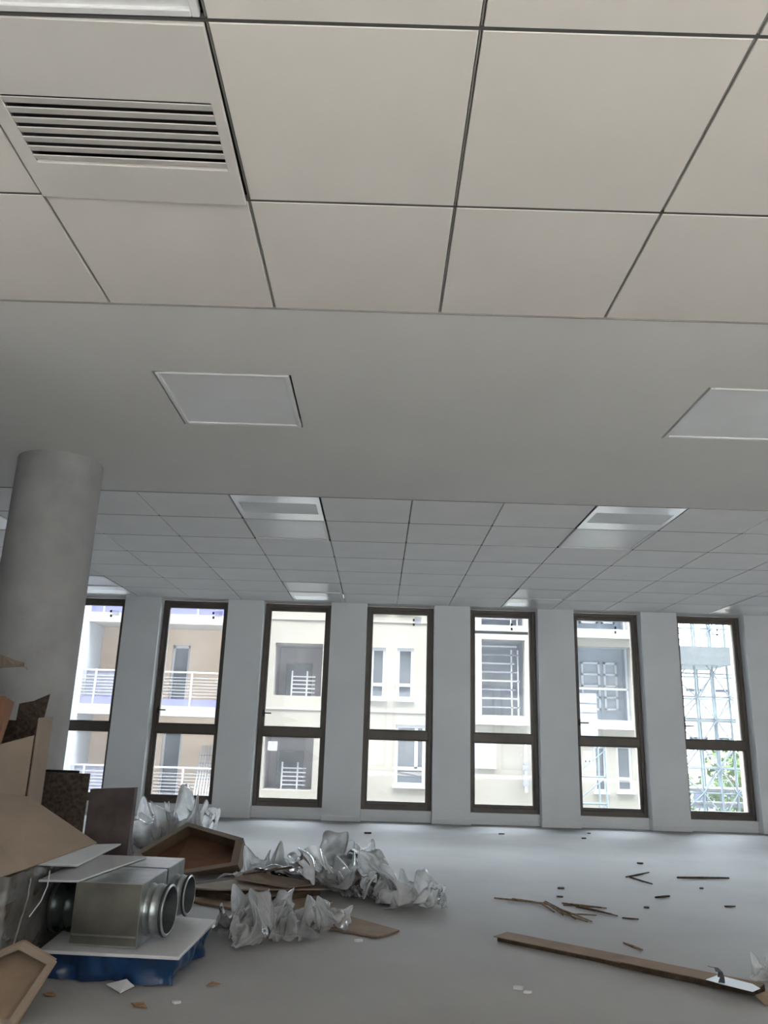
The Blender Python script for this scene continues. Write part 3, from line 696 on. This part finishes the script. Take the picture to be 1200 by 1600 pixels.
# ------------------------------------------------------------------ debris: helper shapes
def inside(p, poly):
    x, y = p; r = False; n = len(poly)
    for i in range(n):
        x1, y1 = poly[i]; x2, y2 = poly[(i + 1) % n]
        if (y1 > y) != (y2 > y) and x < (x2 - x1) * (y - y1) / (y2 - y1) + x1: r = not r
    return r
def edge_dist(p, poly):
    best = 9; px_, py_ = p
    for i in range(len(poly)):
        a = Vector(poly[i]); b = Vector(poly[(i + 1) % len(poly)]); q_ = Vector((px_, py_)); ab = b - a
        t = max(0, min(1, (q_ - a).dot(ab) / max(1e-9, ab.length_squared))); best = min(best, (q_ - a - ab * t).length)
    return best
_sims = {}
def film_shape(seed, nx=58, ny=46, sx=1.5, sy=1.2, comp=.5, hgt=.32, frames=42):
    """a thin sheet let fall in a crumple onto the floor (cloth solver), as centred vertices and faces"""
    if seed in _sims: return _sims[seed]
    ss = bpy.data.scenes.new('film_fall'); vs_, fs_ = [], []
    for j in range(ny + 1):
        for i in range(nx + 1): vs_.append(((i / nx - .5) * sx, (j / ny - .5) * sy, 0))
    for j in range(ny):
        for i in range(nx):
            q0 = j * (nx + 1) + i; fs_.append((q0, q0 + 1, q0 + nx + 2, q0 + nx + 1))
    me = bpy.data.meshes.new('film_fall'); me.from_pydata(vs_, [], fs_); o = bpy.data.objects.new('film_fall', me); ss.collection.objects.link(o)
    o.shape_key_add(name='Basis'); kb = o.shape_key_add(name='crumpled'); kb.value = 1
    so = Vector((seed * 3.7, seed * 1.9, seed))
    for n_i, v in enumerate(vs_):
        p = Vector(v) * 2.2 + so
        kb.data[n_i].co = (v[0] * comp + .16 * noise.noise(p), v[1] * comp + .16 * noise.noise(p + Vector((7, 0, 0))),
                           max(.02, .12 + hgt * (.5 + noise.noise(p * 1.3 + Vector((0, 0, 5)))) + .08 * noise.noise(p * 3)))
    md = o.modifiers.new('cloth', 'CLOTH'); st = md.settings
    st.quality = 5; st.mass = .12; st.tension_stiffness = 12; st.compression_stiffness = 12; st.shear_stiffness = 8; st.bending_stiffness = .7; st.air_damping = 2
    st.rest_shape_key = me.shape_keys.key_blocks['Basis']
    cs_ = md.collision_settings; cs_.use_self_collision = True; cs_.self_distance_min = .006; cs_.distance_min = .006; cs_.collision_quality = 2
    fm = bpy.data.meshes.new('fall_floor'); fm.from_pydata([(-3, -3, 0), (3, -3, 0), (3, 3, 0), (-3, 3, 0)], [], [(0, 1, 2, 3)])
    fo = bpy.data.objects.new('fall_floor', fm); ss.collection.objects.link(fo); fo.modifiers.new('hit', 'COLLISION'); fo.collision.thickness_outer = .008
    for f in range(1, frames + 1): ss.frame_set(f)
    dg = ss.view_layers[0].depsgraph; ev = o.evaluated_get(dg); em = ev.to_mesh()
    co = [v.co.copy() for v in em.vertices]; ev.to_mesh_clear()
    lo = Vector((min(c.x for c in co), min(c.y for c in co), min(c.z for c in co))); hi = Vector((max(c.x for c in co), max(c.y for c in co), max(c.z for c in co)))
    mid = (lo + hi) / 2; size = hi - lo
    out = [Vector(((c.x - mid.x) / size.x, (c.y - mid.y) / size.y, (c.z - lo.z) / size.z)) for c in co]
    for ob_, mm in ((o, me), (fo, fm)): bpy.data.objects.remove(ob_); bpy.data.meshes.remove(mm)
    bpy.data.scenes.remove(ss)
    _sims[seed] = (out, fs_); return _sims[seed]
def crumple(name, label, pieces, m='film', cat='plastic film', group=None):
    """crumpled film; pieces = (seed, px, py on the floor, turn in degrees, width, depth, height) joined into one sheet"""
    mb = MB()
    for seed, px, py, rot, w, d, h in pieces:
        co, fs_ = film_shape(seed); c = az(px, py, 0); ca, sa = math.cos(math.radians(rot)), math.sin(math.radians(rot))
        pts_ = []
        for v in co:
            x, y = c.x + (v.x * ca - v.y * sa) * w, c.y + (v.x * sa + v.y * ca) * d; up_h = 0
            for pl, top_ in SUP:
                dd = 0 if inside((x, y), pl) else edge_dist((x, y), pl)
                up_h = max(up_h, top_ + .004 if dd < .03 else (top_ + .004) * max(0, 1 - (dd - .03) / .06))
            pts_.append((x, y, .004 + up_h + v.z * (h - up_h * .6)))
        mb.add(pts_, fs_)
    o = mb.build(name, m, smooth=True)
    sd_ = o.modifiers.new('smooth', 'SUBSURF'); sd_.levels = 1; sd_.render_levels = 1
    return tag(o, label, cat, group)
def P2(px, py, z=0): v = az(px, py, z); return (v.x, v.y)
def tray(e, rim, depth, band, t=.006, m='card', m_in='card', down=(0, 0, -1)):
    """open carton: rim polygon (3D), walls going 'down', folded band round the rim"""
    rim = [Vector(p) for p in rim]; dn = Vector(down).normalized() * depth; n = len(rim); c = sum(rim, Vector()) / n
    for p in rim: p.z = max(p.z, .012)
    low = [Vector(((p + dn).x, (p + dn).y, max((p + dn).z, .004))) for p in rim]
    for i in range(n):
        a, b = rim[i], rim[(i + 1) % n]
        MB().sheet([a, b, low[(i + 1) % n], low[i]], t).build('side', m, e)
        ai, bi = a + (c - a).normalized() * band, b + (c - b).normalized() * band
        MB().sheet([a, b, bi, ai], t).build('rim', 'card_pale', e)
    MB().sheet(low, t).build('bottom', m_in, e)

# ------------------------------------------------------------------ debris pile: ducts on a blue wrapped bundle
ZB = .105
A = az(60, 1484, ZB); B = az(280, 1495, ZB); Cc = az(338, 1437, ZB); D = az(140, 1420, ZB)
bun = thing('wrapped_panel_bundle', 'stack of white panels wrapped in blue plastic film lying on the floor', 'panel stack', ((A.x + Cc.x) / 2, (A.y + Cc.y) / 2, 0))
top = [A, B, Cc, D]
ctr = sum(top, Vector()) / 4
bm_ = MB().sheet([p + Vector((0, 0, -.012)) for p in top], .012); bevel(bm_.build('top_panel', 'white_panel', bun), .002)
inner = [ctr + (p - ctr) * .66 for p in top]
core = MB().slab([Vector((p.x, p.y, .004)) for p in inner], (0, 0, ZB - .02)); core.build('panel_core', 'white_panel', bun)
# blue film skirt: hangs from the panel edge to the floor in folds
sk = MB(); N = 160; rows = 8
per = []
L = [(top[i], top[(i + 1) % 4]) for i in range(4)]
for a, b in L:
    for k in range(N // 4): per.append(a.lerp(b, k / (N // 4)))
rnd = random.Random(4)
for j in range(rows + 1):
    t = j / rows
    for k, p in enumerate(per):
        d = (p - ctr); d.z = 0; d.normalize()
        w = noise.noise(Vector((p.x * 9, p.y * 9, 2.0 + t * 1.2)))
        w2 = noise.noise(Vector((p.x * 22, p.y * 22, 7.0 + t * 2)))
        off = -.014 - .03 * t + .05 * w * (.25 + t) + .018 * w2
        q_ = p + d * off; q_.z = (ZB - .013) * (1 - t) + .004 + .012 * abs(w2) * (1 - abs(2 * t - 1))
        sk.v.append(tuple(q_))
for j in range(rows):
    for k in range(len(per)):
        a = j * len(per) + k; b = j * len(per) + (k + 1) % len(per); sk.f.append((a, b, b + len(per), a + len(per)))
sk.build('blue_film', 'blue_film', bun, smooth=True)
fl = MB(); f0 = az(150, 1545, .006); 
fl.sheet([az(165, 1538, .012), az(188, 1552, .004), az(210, 1541, .006), az(198, 1530, .03)], .001); fl.build('torn_corner', 'white_panel', bun)
fl = MB().sheet([az(255, 1512, .05), az(300, 1478, .06), az(322, 1470, .01), az(268, 1516, .008)], .001); fl.build('torn_flap', 'blue_film', bun)

def duct_box(name, label, fl_, fr_, ft, depth, z0, dirv, spig, group=None, m_front='galv'):
    """galvanised plenum box: front-left, front-right corner (Vector), height ft, depth along dirv; spigots = (side, dist along depth, height, radius, length, dark)"""
    e = thing(name, label, 'duct fitting', (fl_ + fr_) / 2, group)
    dv = Vector(dirv).normalized(); up = Vector((0, 0, 1)); rv = (fr_ - fl_).normalized(); W = (fr_ - fl_).length; t = .002
    def pt(a, b, c): return fl_ + rv * a + dv * b + up * c
    def panel(nm, pts, m='galv'): return MB().sheet(pts, t).build(nm, m, e)
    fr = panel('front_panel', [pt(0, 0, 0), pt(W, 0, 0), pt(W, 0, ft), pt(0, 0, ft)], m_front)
    MB().bar(pt(.004, -.003, ft * .17), pt(W - .004, -.003, ft * .17), .004, .006).build('fold_line', 'galv', fr)
    panel('back_panel', [pt(0, depth, 0), pt(W, depth, 0), pt(W, depth, ft), pt(0, depth, ft)])
    tp = panel('top_panel', [pt(0, 0, ft), pt(W, 0, ft), pt(W, depth, ft), pt(0, depth, ft)])
    panel('bottom_panel', [pt(0, 0, 0), pt(W, 0, 0), pt(W, depth, 0), pt(0, depth, 0)])
    panel('side_panel', [pt(0, 0, 0), pt(0, depth, 0), pt(0, depth, ft), pt(0, 0, ft)])
    panel('side_panel', [pt(W, 0, 0), pt(W, depth, 0), pt(W, depth, ft), pt(W, 0, ft)])
    MB().bar(pt(-.004, -.002, .003), pt(W + .004, -.002, .003), .010, .006).build('flange', 'galv', e)
    for side, dd, hh, r, ln, m in spig:
        c0 = pt(W if side > 0 else 0, dd, hh); ax = rv * side
        pr = [(-.002, r * 1.02), (.006, r * 1.06), (.012, r), (ln * .35, r), (ln * .40, r * 1.05), (ln * .47, r * 1.05), (ln * .52, r), (ln * .80, r), (ln * .84, r * 1.05), (ln * .95, r * 1.05), (ln, r * .99), (ln, r * .93), (ln * .7, r * .93), (.002, r * .93)]
        s = MB().lathe(pr, c0, ax, 48).build('spigot', m, e, smooth=True)
        MB().lathe([(ln * .83, r * 1.052), (ln * .86, r * 1.075), (ln * .93, r * 1.075), (ln * .96, r * 1.052)], c0, ax, 48).build('gasket', 'gasket', s, smooth=True)
        MB().lathe([(ln * .985, r * .928), (ln * .5, r * .922), (.006, r * .918), (.006, .001)], c0, ax, 40).build('shade_sleeve', 'duct_shade', s)  # dark lining added to stand in for the shade inside the spigot
    return e
Yd = 3.275
FL, FR = ay(107, 1479, Yd), ay(214, 1483, Yd); FL.z = FR.z = ZB + .002; FR.y -= .022; FL.y += .004
hd = ay(222, 1382, Yd).z - ZB
TB = az(281, 1347, ZB + hd)                          # rear top corner
dv = Vector((TB.x - FR.x, TB.y - Yd, 0)); dep = dv.length
duct_box('duct_plenum', 'galvanised steel plenum box with round spigots lying on the blue wrapped bundle', FL, FR, hd, min(dep, .36), ZB, dv, [(1, .135, hd * .50, hd * .41, .085, 'galv'), (-1, .17, hd * .46, hd * .42, .13, 'galv_dark')], m_front='galv_shaded')
FL2 = FL + dv.normalized() * (min(dep, .36) + .03); FR2 = FR + dv.normalized() * (min(dep, .36) + .03)
duct_box('duct_plenum', 'second galvanised plenum box half hidden behind the first on blue bundle', FL2, FR2, hd * 1.0, .28, ZB, dv, [(1, .14, hd * .42, hd * .36, .07, 'galv')])
zt2 = ZB + hd + .006
def flat(name, label, cat, pts, t, m, group=None, bev=True):
    o = MB().sheet(pts, t).build(name, m); tag(o, label, cat, group)
    return bevel(o, .0012) if bev else o
g_p = 'white sheets on the ducts'
flat('white_sheet_panel', 'white metal ceiling panel lying directly on the first plenum box', 'panel', [az(60, 1378, zt2), az(122, 1379, zt2), az(229, 1341, zt2), az(146, 1338, zt2)], .008, 'white_panel', g_p)
zt3 = zt2 + .012
flat('white_sheet_panel', 'upper white metal ceiling panel propped under the cardboard sheet', 'panel', [az(48, 1352, .386), az(120, 1355, zt3), az(188, 1321, zt3), az(112, 1323, .386)], .010, 'white_panel', g_p)

# ------------------------------------------------------------------ wrapped stack, cartons and boards at the column
wx1 = az(22, 1535, 0).x; wy0 = 3.02
ws = thing('wrapped_stack', 'stack of flat packs bound in cloudy stretch wrap under the cartons', 'wrapped stack', (wx1 - .3, wy0 + .3, 0))
for k in range(8):
    jx = random.Random(k).uniform(-.012, .0)
    MB().box(wx1 - .75, wx1 - .012 + jx, wy0 + .012, wy0 + .60, .02 + k * .043, .02 + k * .043 + .040).build('flat_pack', 'card' if k % 3 else 'white_panel', ws)
wr = MB(); nn = 60; hh_ = 14
loop = []
corners = [(wx1 - .76, wy0), (wx1, wy0), (wx1, wy0 + .61), (wx1 - .76, wy0 + .61)]
for i in range(4):
    a, b = corners[i], corners[(i + 1) % 4]
    for k in range(nn // 4 * 2): t = k / (nn // 4 * 2); loop.append((a[0] + (b[0] - a[0]) * t, a[1] + (b[1] - a[1]) * t))
for j in range(hh_ * 3 + 1):
    z = .01 + j * .365 / (hh_ * 3)
    for k, (x, y) in enumerate(loop):
        v = noise.noise(Vector((x * 5 + z * 9, y * 5, z * 40 - (x + y) * 14))) * .008
        d = Vector((x - (wx1 - .38), y - (wy0 + .3))).normalized(); wr.v.append((x + d.x * v, y + d.y * v, z))
for j in range(hh_ * 3):
    for k in range(len(loop)):
        a = j * len(loop) + k; b = j * len(loop) + (k + 1) % len(loop); wr.f.append((a, b, b + len(loop), a + len(loop)))
wr.build('stretch_wrap', 'wrap', ws, smooth=True)
# loose end of the wrap
MB().tube([ay(48, 1372, 3.0), ay(44, 1400, 2.99), ay(32, 1440, 2.99), ay(20, 1480, 2.99), ay(12, 1512, 2.99)], .003, 6).build('wrap_tail', 'wrap', ws)
MB().tube([ay(78, 1360, 3.15), ay(74, 1385, 3.12), ay(64, 1408, 3.08), ay(46, 1432, 3.0)], .002, 6).build('strap_end', 'rail', ws)
# big carton on the wrapped stack
yc0 = 3.22; zc0 = .38
xr_ = ay(60, 1200, yc0).x
ct = thing('carton', 'open brown cardboard carton with torn corner on the wrapped stack', 'box', (xr_ - .25, yc0 + .18, zc0))
fa = ay(-80, 1196, yc0); fb = ay(54, 1149, yc0)
MB().sheet([(fa.x - .2, yc0, zc0), (fb.x - .004, yc0, zc0), fb, (fa.x - .2, yc0, fa.z - .03)], .006).build('front_side', 'card_pale', ct)
ra, rb = ay(60, 1122, yc0 + .01), ay(81, 1120, yc0 + .13)
MB().sheet([(ra.x, yc0 + .01, zc0), (rb.x, yc0 + .13, zc0), rb, ra], .006).build('corner_side', 'card_pale', ct)
bk = yc0 + .40
bx_ = ay(70, 1200, bk).x
MB().sheet([(fa.x - .2, bk, zc0), (bx_, bk, zc0), (bx_, bk, rb.z - .02), (fa.x - .2, bk, rb.z - .01)], .006).build('shaded_back_side', 'board', ct)  # dark board tone stands in for the deep shade inside the carton
MB().box(fa.x - .2, bx_, yc0, bk, zc0, zc0 + .006).build('bottom', 'card', ct)
MB().sheet([ay(30, 1100, bk - .1), ay(52, 1096, bk - .12), ay(78, 1085, bk - .14), ay(66, 1132, bk - .05), ay(20, 1150, bk - .02)], .005).build('flap', 'board', ct)  # inner flap coloured dark for the same shade
MB().sheet([ay(-60, 1080, yc0 + .1), ay(8, 1088, yc0 + .06), ay(22, 1097, yc0 + .12), ay(0, 1165, yc0 + .04), ay(-60, 1185, yc0 + .04)], .005).build('flap', 'card_red', ct)
# cardboard sheet sloping off the stack
flat('cardboard_sheet', 'stained pale cardboard sheet sloping off the wrapped stack below the carton', 'cardboard',
     [ay(-70, 1395, 2.96), ay(33, 1361, 2.985), ay(152, 1318, 3.24), ay(46, 1246, 3.205), ay(-70, 1235, 3.203)], .006, 'card_pale')
# strip curling out of the pile above the carton
cs = MB(); prof = [(-70, 1012, .0), (-20, 1018, .0), (5, 1024, 0), (25, 1032, 0), (38, 1035, 0), (44, 1046, 0)]
up_ = [ay(x, y, yc0 + .2) for x, y, _ in prof]; lo_ = [ay(x, y + w, yc0 + .12) for (x, y, _), w in zip(prof, (40, 30, 18, 9, 6, 0))]
for k in range(len(prof) - 1): cs.sheet([up_[k], up_[k + 1], lo_[k + 1], lo_[k]], .004)
cs.sheet([ay(-70, 1012, yc0 + .2), ay(-50, 1014, yc0 + .2), ay(-50, 1200, yc0 + .2), ay(-70, 1200, yc0 + .2)], .004)
tag(cs.build('cardboard_strip', 'card_pale'), 'narrow cardboard strip curling out above the open carton', 'cardboard')
# dark boards standing at the column
def standing(name, label, pts_px, Y, t, m, tilt):
    a, b = [ay(x, y, Y) for x, y in pts_px]
    zt_ = max(a.z, b.z)
    pts = [(a.x, Y - tilt, 0), (b.x, Y - tilt, 0), (b.x, Y, b.z), (a.x, Y, a.z)]
    o = MB().slab([Vector(p) for p in pts], (0, t, 0)).build(name, m); tag(o, label, 'board'); return bevel(o, .001)
standing('fibreboard_panel', 'rough dark brown fibreboard panel standing upright against the round column', [(38, 1205), (140, 1209)], 4.17, .016, 'board', .03)
standing('thin_metal_sheet', 'thin grey metal sheet edge showing above the rough dark fibreboard', [(36, 1201), (124, 1204)], 4.188, .008, 'galv_dark', .03)
standing('smooth_dark_board', 'smooth purplish brown board standing upright next to the rough fibreboard', [(141, 1233), (211, 1231)], 4.20, .05, 'board2', .02)
# torn tray at the pile foot
tr_ = thing('cardboard_tray', 'torn shallow cardboard tray tipped on its side below the wrapped stack', 'box', (-1.15, 2.86, 0))
tray(tr_, [ay(38, 1471, 2.93), ay(87, 1501, 2.90), az(22, 1606, .004), ay(-160, 1620, 2.70), ay(-120, 1540, 2.84)], .07, .028, down=(-.35, .75, -.25))

# ------------------------------------------------------------------ open box, flattened cardboard, plastic film
ob = thing('open_carton', 'open shallow brown carton tipped towards the room behind the ducts', 'box', (-1.2, 5.7, 0))
rimp = [ay(207, 1336, 5.62), ay(250, 1380, 5.30), ay(372, 1352, 5.45), ay(381, 1311, 5.66), ay(293, 1286, 5.95)]
rimp[1].z = max(rimp[1].z, .012)
tray(ob, rimp, .16, .055, m='card', m_in='card_red', down=(.05, .75, -.55))
SUP = []
def lay(name, label, px, z, t, m, group=None, cat='cardboard'):
    SUP.append(([P2(x, y, zz) for (x, y), zz in zip(px, z)], max(z) + t))
    return flat(name, label, cat, [az(x, y, zz) for (x, y), zz in zip(px, z)], t, m, group, False)
gc = 'flattened cardboard under the film'
lay('cardboard_sheet', 'lowest flattened brown cardboard sheet of the pile beside the ducts', [(285, 1408), (420, 1432), (520, 1412), (400, 1388)], (.004, .004, .004, .004), .010, 'card', gc)
lay('cardboard_sheet', 'dark edged flattened carton in the middle of the cardboard pile', [(280, 1392), (400, 1416), (500, 1398), (395, 1372)], (.0145, .0145, .0145, .0145), .030, 'card_edge', gc)
lay('cardboard_sheet', 'long flat brown cardboard strip lying on top of the cardboard pile', [(283, 1388), (340, 1392), (516, 1391), (512, 1386), (380, 1374)], (.060, .056, .0455, .0455, .060), .008, 'card_pale', gc)
lay('cardboard_sheet', 'folded brown cardboard flap bent up at the back of the pile', [(365, 1374), (450, 1388), (500, 1382), (392, 1362)], (.080, .068, .060, .100), .006, 'card', gc)
lay('cardboard_sheet', 'loose brown cardboard offcut poking out from under the crumpled bag', [(500, 1450), (590, 1466), (624, 1456), (540, 1432)], (.004, .004, .004, .004), .008, 'card', gc)
lay('cardboard_sheet', 'small dark cardboard scrap showing under the film at its far end', [(572, 1398), (612, 1404), (640, 1394), (600, 1386)], (.004, .004, .004, .004), .006, 'card_edge', gc)
tag(MB().bar(az(380, 1366, .098), az(456, 1355, .158), .014, .010).build('dark_stick', 'wood_dark'), 'thin dark stick lying across the plastic film', 'stick')
gf = 'crumpled clear plastic film'
crumple('plastic_film', 'crumpled clear plastic bag on the floor in front of the flattened cardboard',
        [(3, 415, 1460, 20, .54, .58, .21), (9, 430, 1452, 80, .50, .55, .20), (9, 492, 1447, 160, .44, .38, .16)], group=gf)
crumple('plastic_film', 'long crumpled sheet of clear plastic film trailing over the flattened cardboard',
        [(9, 428, 1382, 75, .46, .42, .20), (9, 465, 1378, 250, .80, .74, .25), (3, 510, 1384, 200, .85, .90, .30), (3, 560, 1396, 60, .62, .70, .26), (9, 590, 1404, 10, .62, .60, .22), (3, 632, 1413, 100, .44, .50, .19)], group=gf)
crumple('plastic_film', 'tall heap of cloudy plastic film behind the open carton and dark boards',
        [(3, 240, 1331, 130, .85, .60, .50), (9, 250, 1333, 210, .80, .55, .44), (9, 294, 1334, 30, .62, .50, .36)], group=gf)
crumple('plastic_film', 'small crumpled scrap of clear plastic at the end of the long board', [(9, 1205, 1532, 60, .17, .14, .10)], group=gf)

# ------------------------------------------------------------------ long board, label, splinters and crumbs
lb = thing('long_board', 'long flattened brown cardboard profile with its hollow edge darkened as shade lying across open floor', 'board', (1.0, 3.7, 0))
def beam(p, q, w, h, z, m, nm, e):
    p = Vector((*p, 0)); q = Vector((*q, 0)); d = (q - p).normalized(); n_ = Vector((-d.y, d.x, 0)); 
    n_ = n_ if n_.y > 0 else -n_
    base_ = [p, q, q + n_ * w, p + n_ * w]
    for b_ in base_: b_.z = z
    ob_ = MB().slab([b_ + Vector((0, 0, h - .003)) for b_ in base_], (0, 0, .003)).build('top_face', m, e)
    rec = n_ * .018
    return MB().slab([base_[0] + rec + d * .01, base_[1] + rec - d * .01, base_[2], base_[3]], (0, 0, h - .003)).build(nm, 'card_edge', e)  # dark support paints in the shade of the hollow under the top
beam(P2(771, 1471), P2(985, 1516), .125, .022, 0, 'card', 'edge', lb)  # edge is the dark support that stands in for the hollow's shade
beam(P2(964, 1514), P2(1182, 1561), .115, .026, .004, 'card', 'edge', lb)
def px_sheet(name, label, cat, pts, z, m, t=.0015):
    o = MB().sheet([az(x, y, zz) for (x, y), zz in zip(pts, z)], t).build(name, m); return tag(o, label, cat)
px_sheet('paper_label', 'pale blue paper label lying on the long board', 'paper', [(1103, 1531), (1127, 1538), (1176, 1550), (1188, 1545), (1176, 1538), (1122, 1524)], [.033] * 6, 'paper')
st = MB(); pr = [(1112, 1510, .10), (1122, 1512, .10), (1129, 1519, .09), (1132, 1528, .06), (1133, 1537, .033)]
vv = [az(x, y, z) for x, y, z in pr]
for k in range(4): st.sheet([vv[k], vv[k + 1], vv[k + 1] + Vector((-.022, .010, 0)), vv[k] + Vector((-.012, .010, 0))], .002)
tag(st.build('grey_strip', 'grey_strip'), 'dark grey strip curling up from the paper label', 'strip')
px_sheet('cardboard_scrap', 'torn brown cardboard scrap at the far end of the long board', 'cardboard', [(1180, 1556), (1196, 1572), (1240, 1570), (1240, 1550), (1196, 1550)], [.03, .005, .005, .02, .03], 'card', .004)
rs = random.Random(11)
laid = []
def splinter(p, q, w, m, label, group, z=None):
    r = w * .55; za = zb = r + .0005; jit = Vector((rs.uniform(-.006, .006), rs.uniform(-.006, .006), 0))
    for it in range(60):                                            # tilt one end up until it lies on what it crosses
        a, b = az(*p, za), az(*q, zb); mid = a.lerp(b, .5) + jit
        pts_ = [a.lerp(mid, k / 14) for k in range(14)] + [mid.lerp(b, k / 14) for k in range(15)]
        worst, at_t = 0, .5
        for k, u in enumerate(pts_):
            for o_pts, o_r in laid:
                for o_u in o_pts:
                    gap = (u - o_u).length - (r + o_r) * 1.02
                    if gap < worst: worst, at_t = gap, k / 28
        if worst > -.0004: break
        if at_t >= .5: zb += .002
        else: za += .002
    laid.append((pts_, r))
    mb = MB().tube([a, mid, b], [w * .42, w * .55, w * .38], 5)
    tag(mb.build('wood_splinter', m), label, 'wood splinter', group)
gs = 'splinters in the loose heap'; ls = 'thin brown wood splinter in the loose heap on the open floor'
heap = [((772, 1403), (850, 1411)), ((800, 1404), (862, 1414)), ((850, 1409), (880, 1430)), ((852, 1408), (893, 1430)), ((858, 1412), (900, 1436)), ((870, 1418), (925, 1440)),
        ((878, 1411), (948, 1419)), ((880, 1414), (940, 1418)), ((905, 1415), (965, 1431)), ((900, 1417), (955, 1428)), ((890, 1428), (932, 1430)), ((845, 1411), (866, 1425)), ((876, 1426), (918, 1440))]
for p, q_ in heap: splinter(p, q_, .008 + rs.random() * .004, 'wood' if rs.random() < .7 else 'wood_dark', ls, gs, .006 + rs.random() * .012)
splinter((978, 1370), (1014, 1363), .011, 'wood_dark', 'dark splinter forming one arm of a V on the floor', 'splinters in a V')
splinter((984, 1370), (1019, 1381), .011, 'wood_dark', 'brown splinter forming the lower arm of a V on the floor', 'splinters in a V')
splinter((1058, 1371), (1139, 1372), .016, 'wood_dark', 'long straight dark lath lying alone on the floor', 'single splinters')
splinter((1024, 1402), (1046, 1400), .014, 'wood_dark', 'short forked dark chip lying between the V and the heap', 'single splinters')
splinter((974, 1473), (1004, 1484), .010, 'wood', 'short pale ended stick lying beside the long board', 'single splinters')
splinter((972, 1434), (998, 1436), .008, 'wood_dark', 'small thin stick beside the end of the splinter heap', 'single splinters')
splinter((1132, 1416), (1149, 1416), .010, 'wood_dark', 'small dark chip lying alone on the open floor', 'single splinters')
def crumb(px, py, s, m, label, group):
    c = az(px, py, .004); mb = MB()
    pts = []
    for k in range(7):
        a = k * 6.283 / 7; r = s * (.6 + .5 * rs.random()); pts.append(c + Vector((math.cos(a) * r * 1.5, math.sin(a) * r, -.003)))
    mb.slab(pts, (0, 0, .004 + s * .3)); tag(mb.build('debris_chip', m), label, 'debris', group)
for (x, y, s) in ((877, 1388, .018), (875, 1401, .012), (1010, 1418, .014), (1000, 1349, .02), (572, 1337, .025), (575, 1302, .03), (783, 1303, .02), (1096, 1388, .012), (912, 1310, .022), (920, 1302, .016)):
    crumb(x, y, s, 'crumb', 'tiny dark debris chip lying scattered on the pale floor', 'dark debris chips')
for (x, y, s) in ((808, 1544, .016), (275, 1566, .012), (824, 1550, .01), (560, 1470, .014)):
    crumb(x, y, s, 'white_panel', 'tiny pale plaster chip lying on the floor', 'pale debris chips')
for (x0, y0, x1, y1) in ((205, 1568, 230, 1575), (66, 1553, 88, 1556), (322, 1540, 345, 1537)):
    a, b = az(x0, y0, .004), az(x1, y1, .004); d = (b - a); n_ = Vector((-d.y, d.x, 0)) * .22
    tag(MB().slab([a, a.lerp(b, .4) - n_, b, a.lerp(b, .5) + n_ + Vector((0, 0, .006))], (0, 0, .002)).build('dry_leaf', 'leaf'), 'small curled dry brown leaf on the floor by the blue bundle', 'leaf', 'dry leaves')
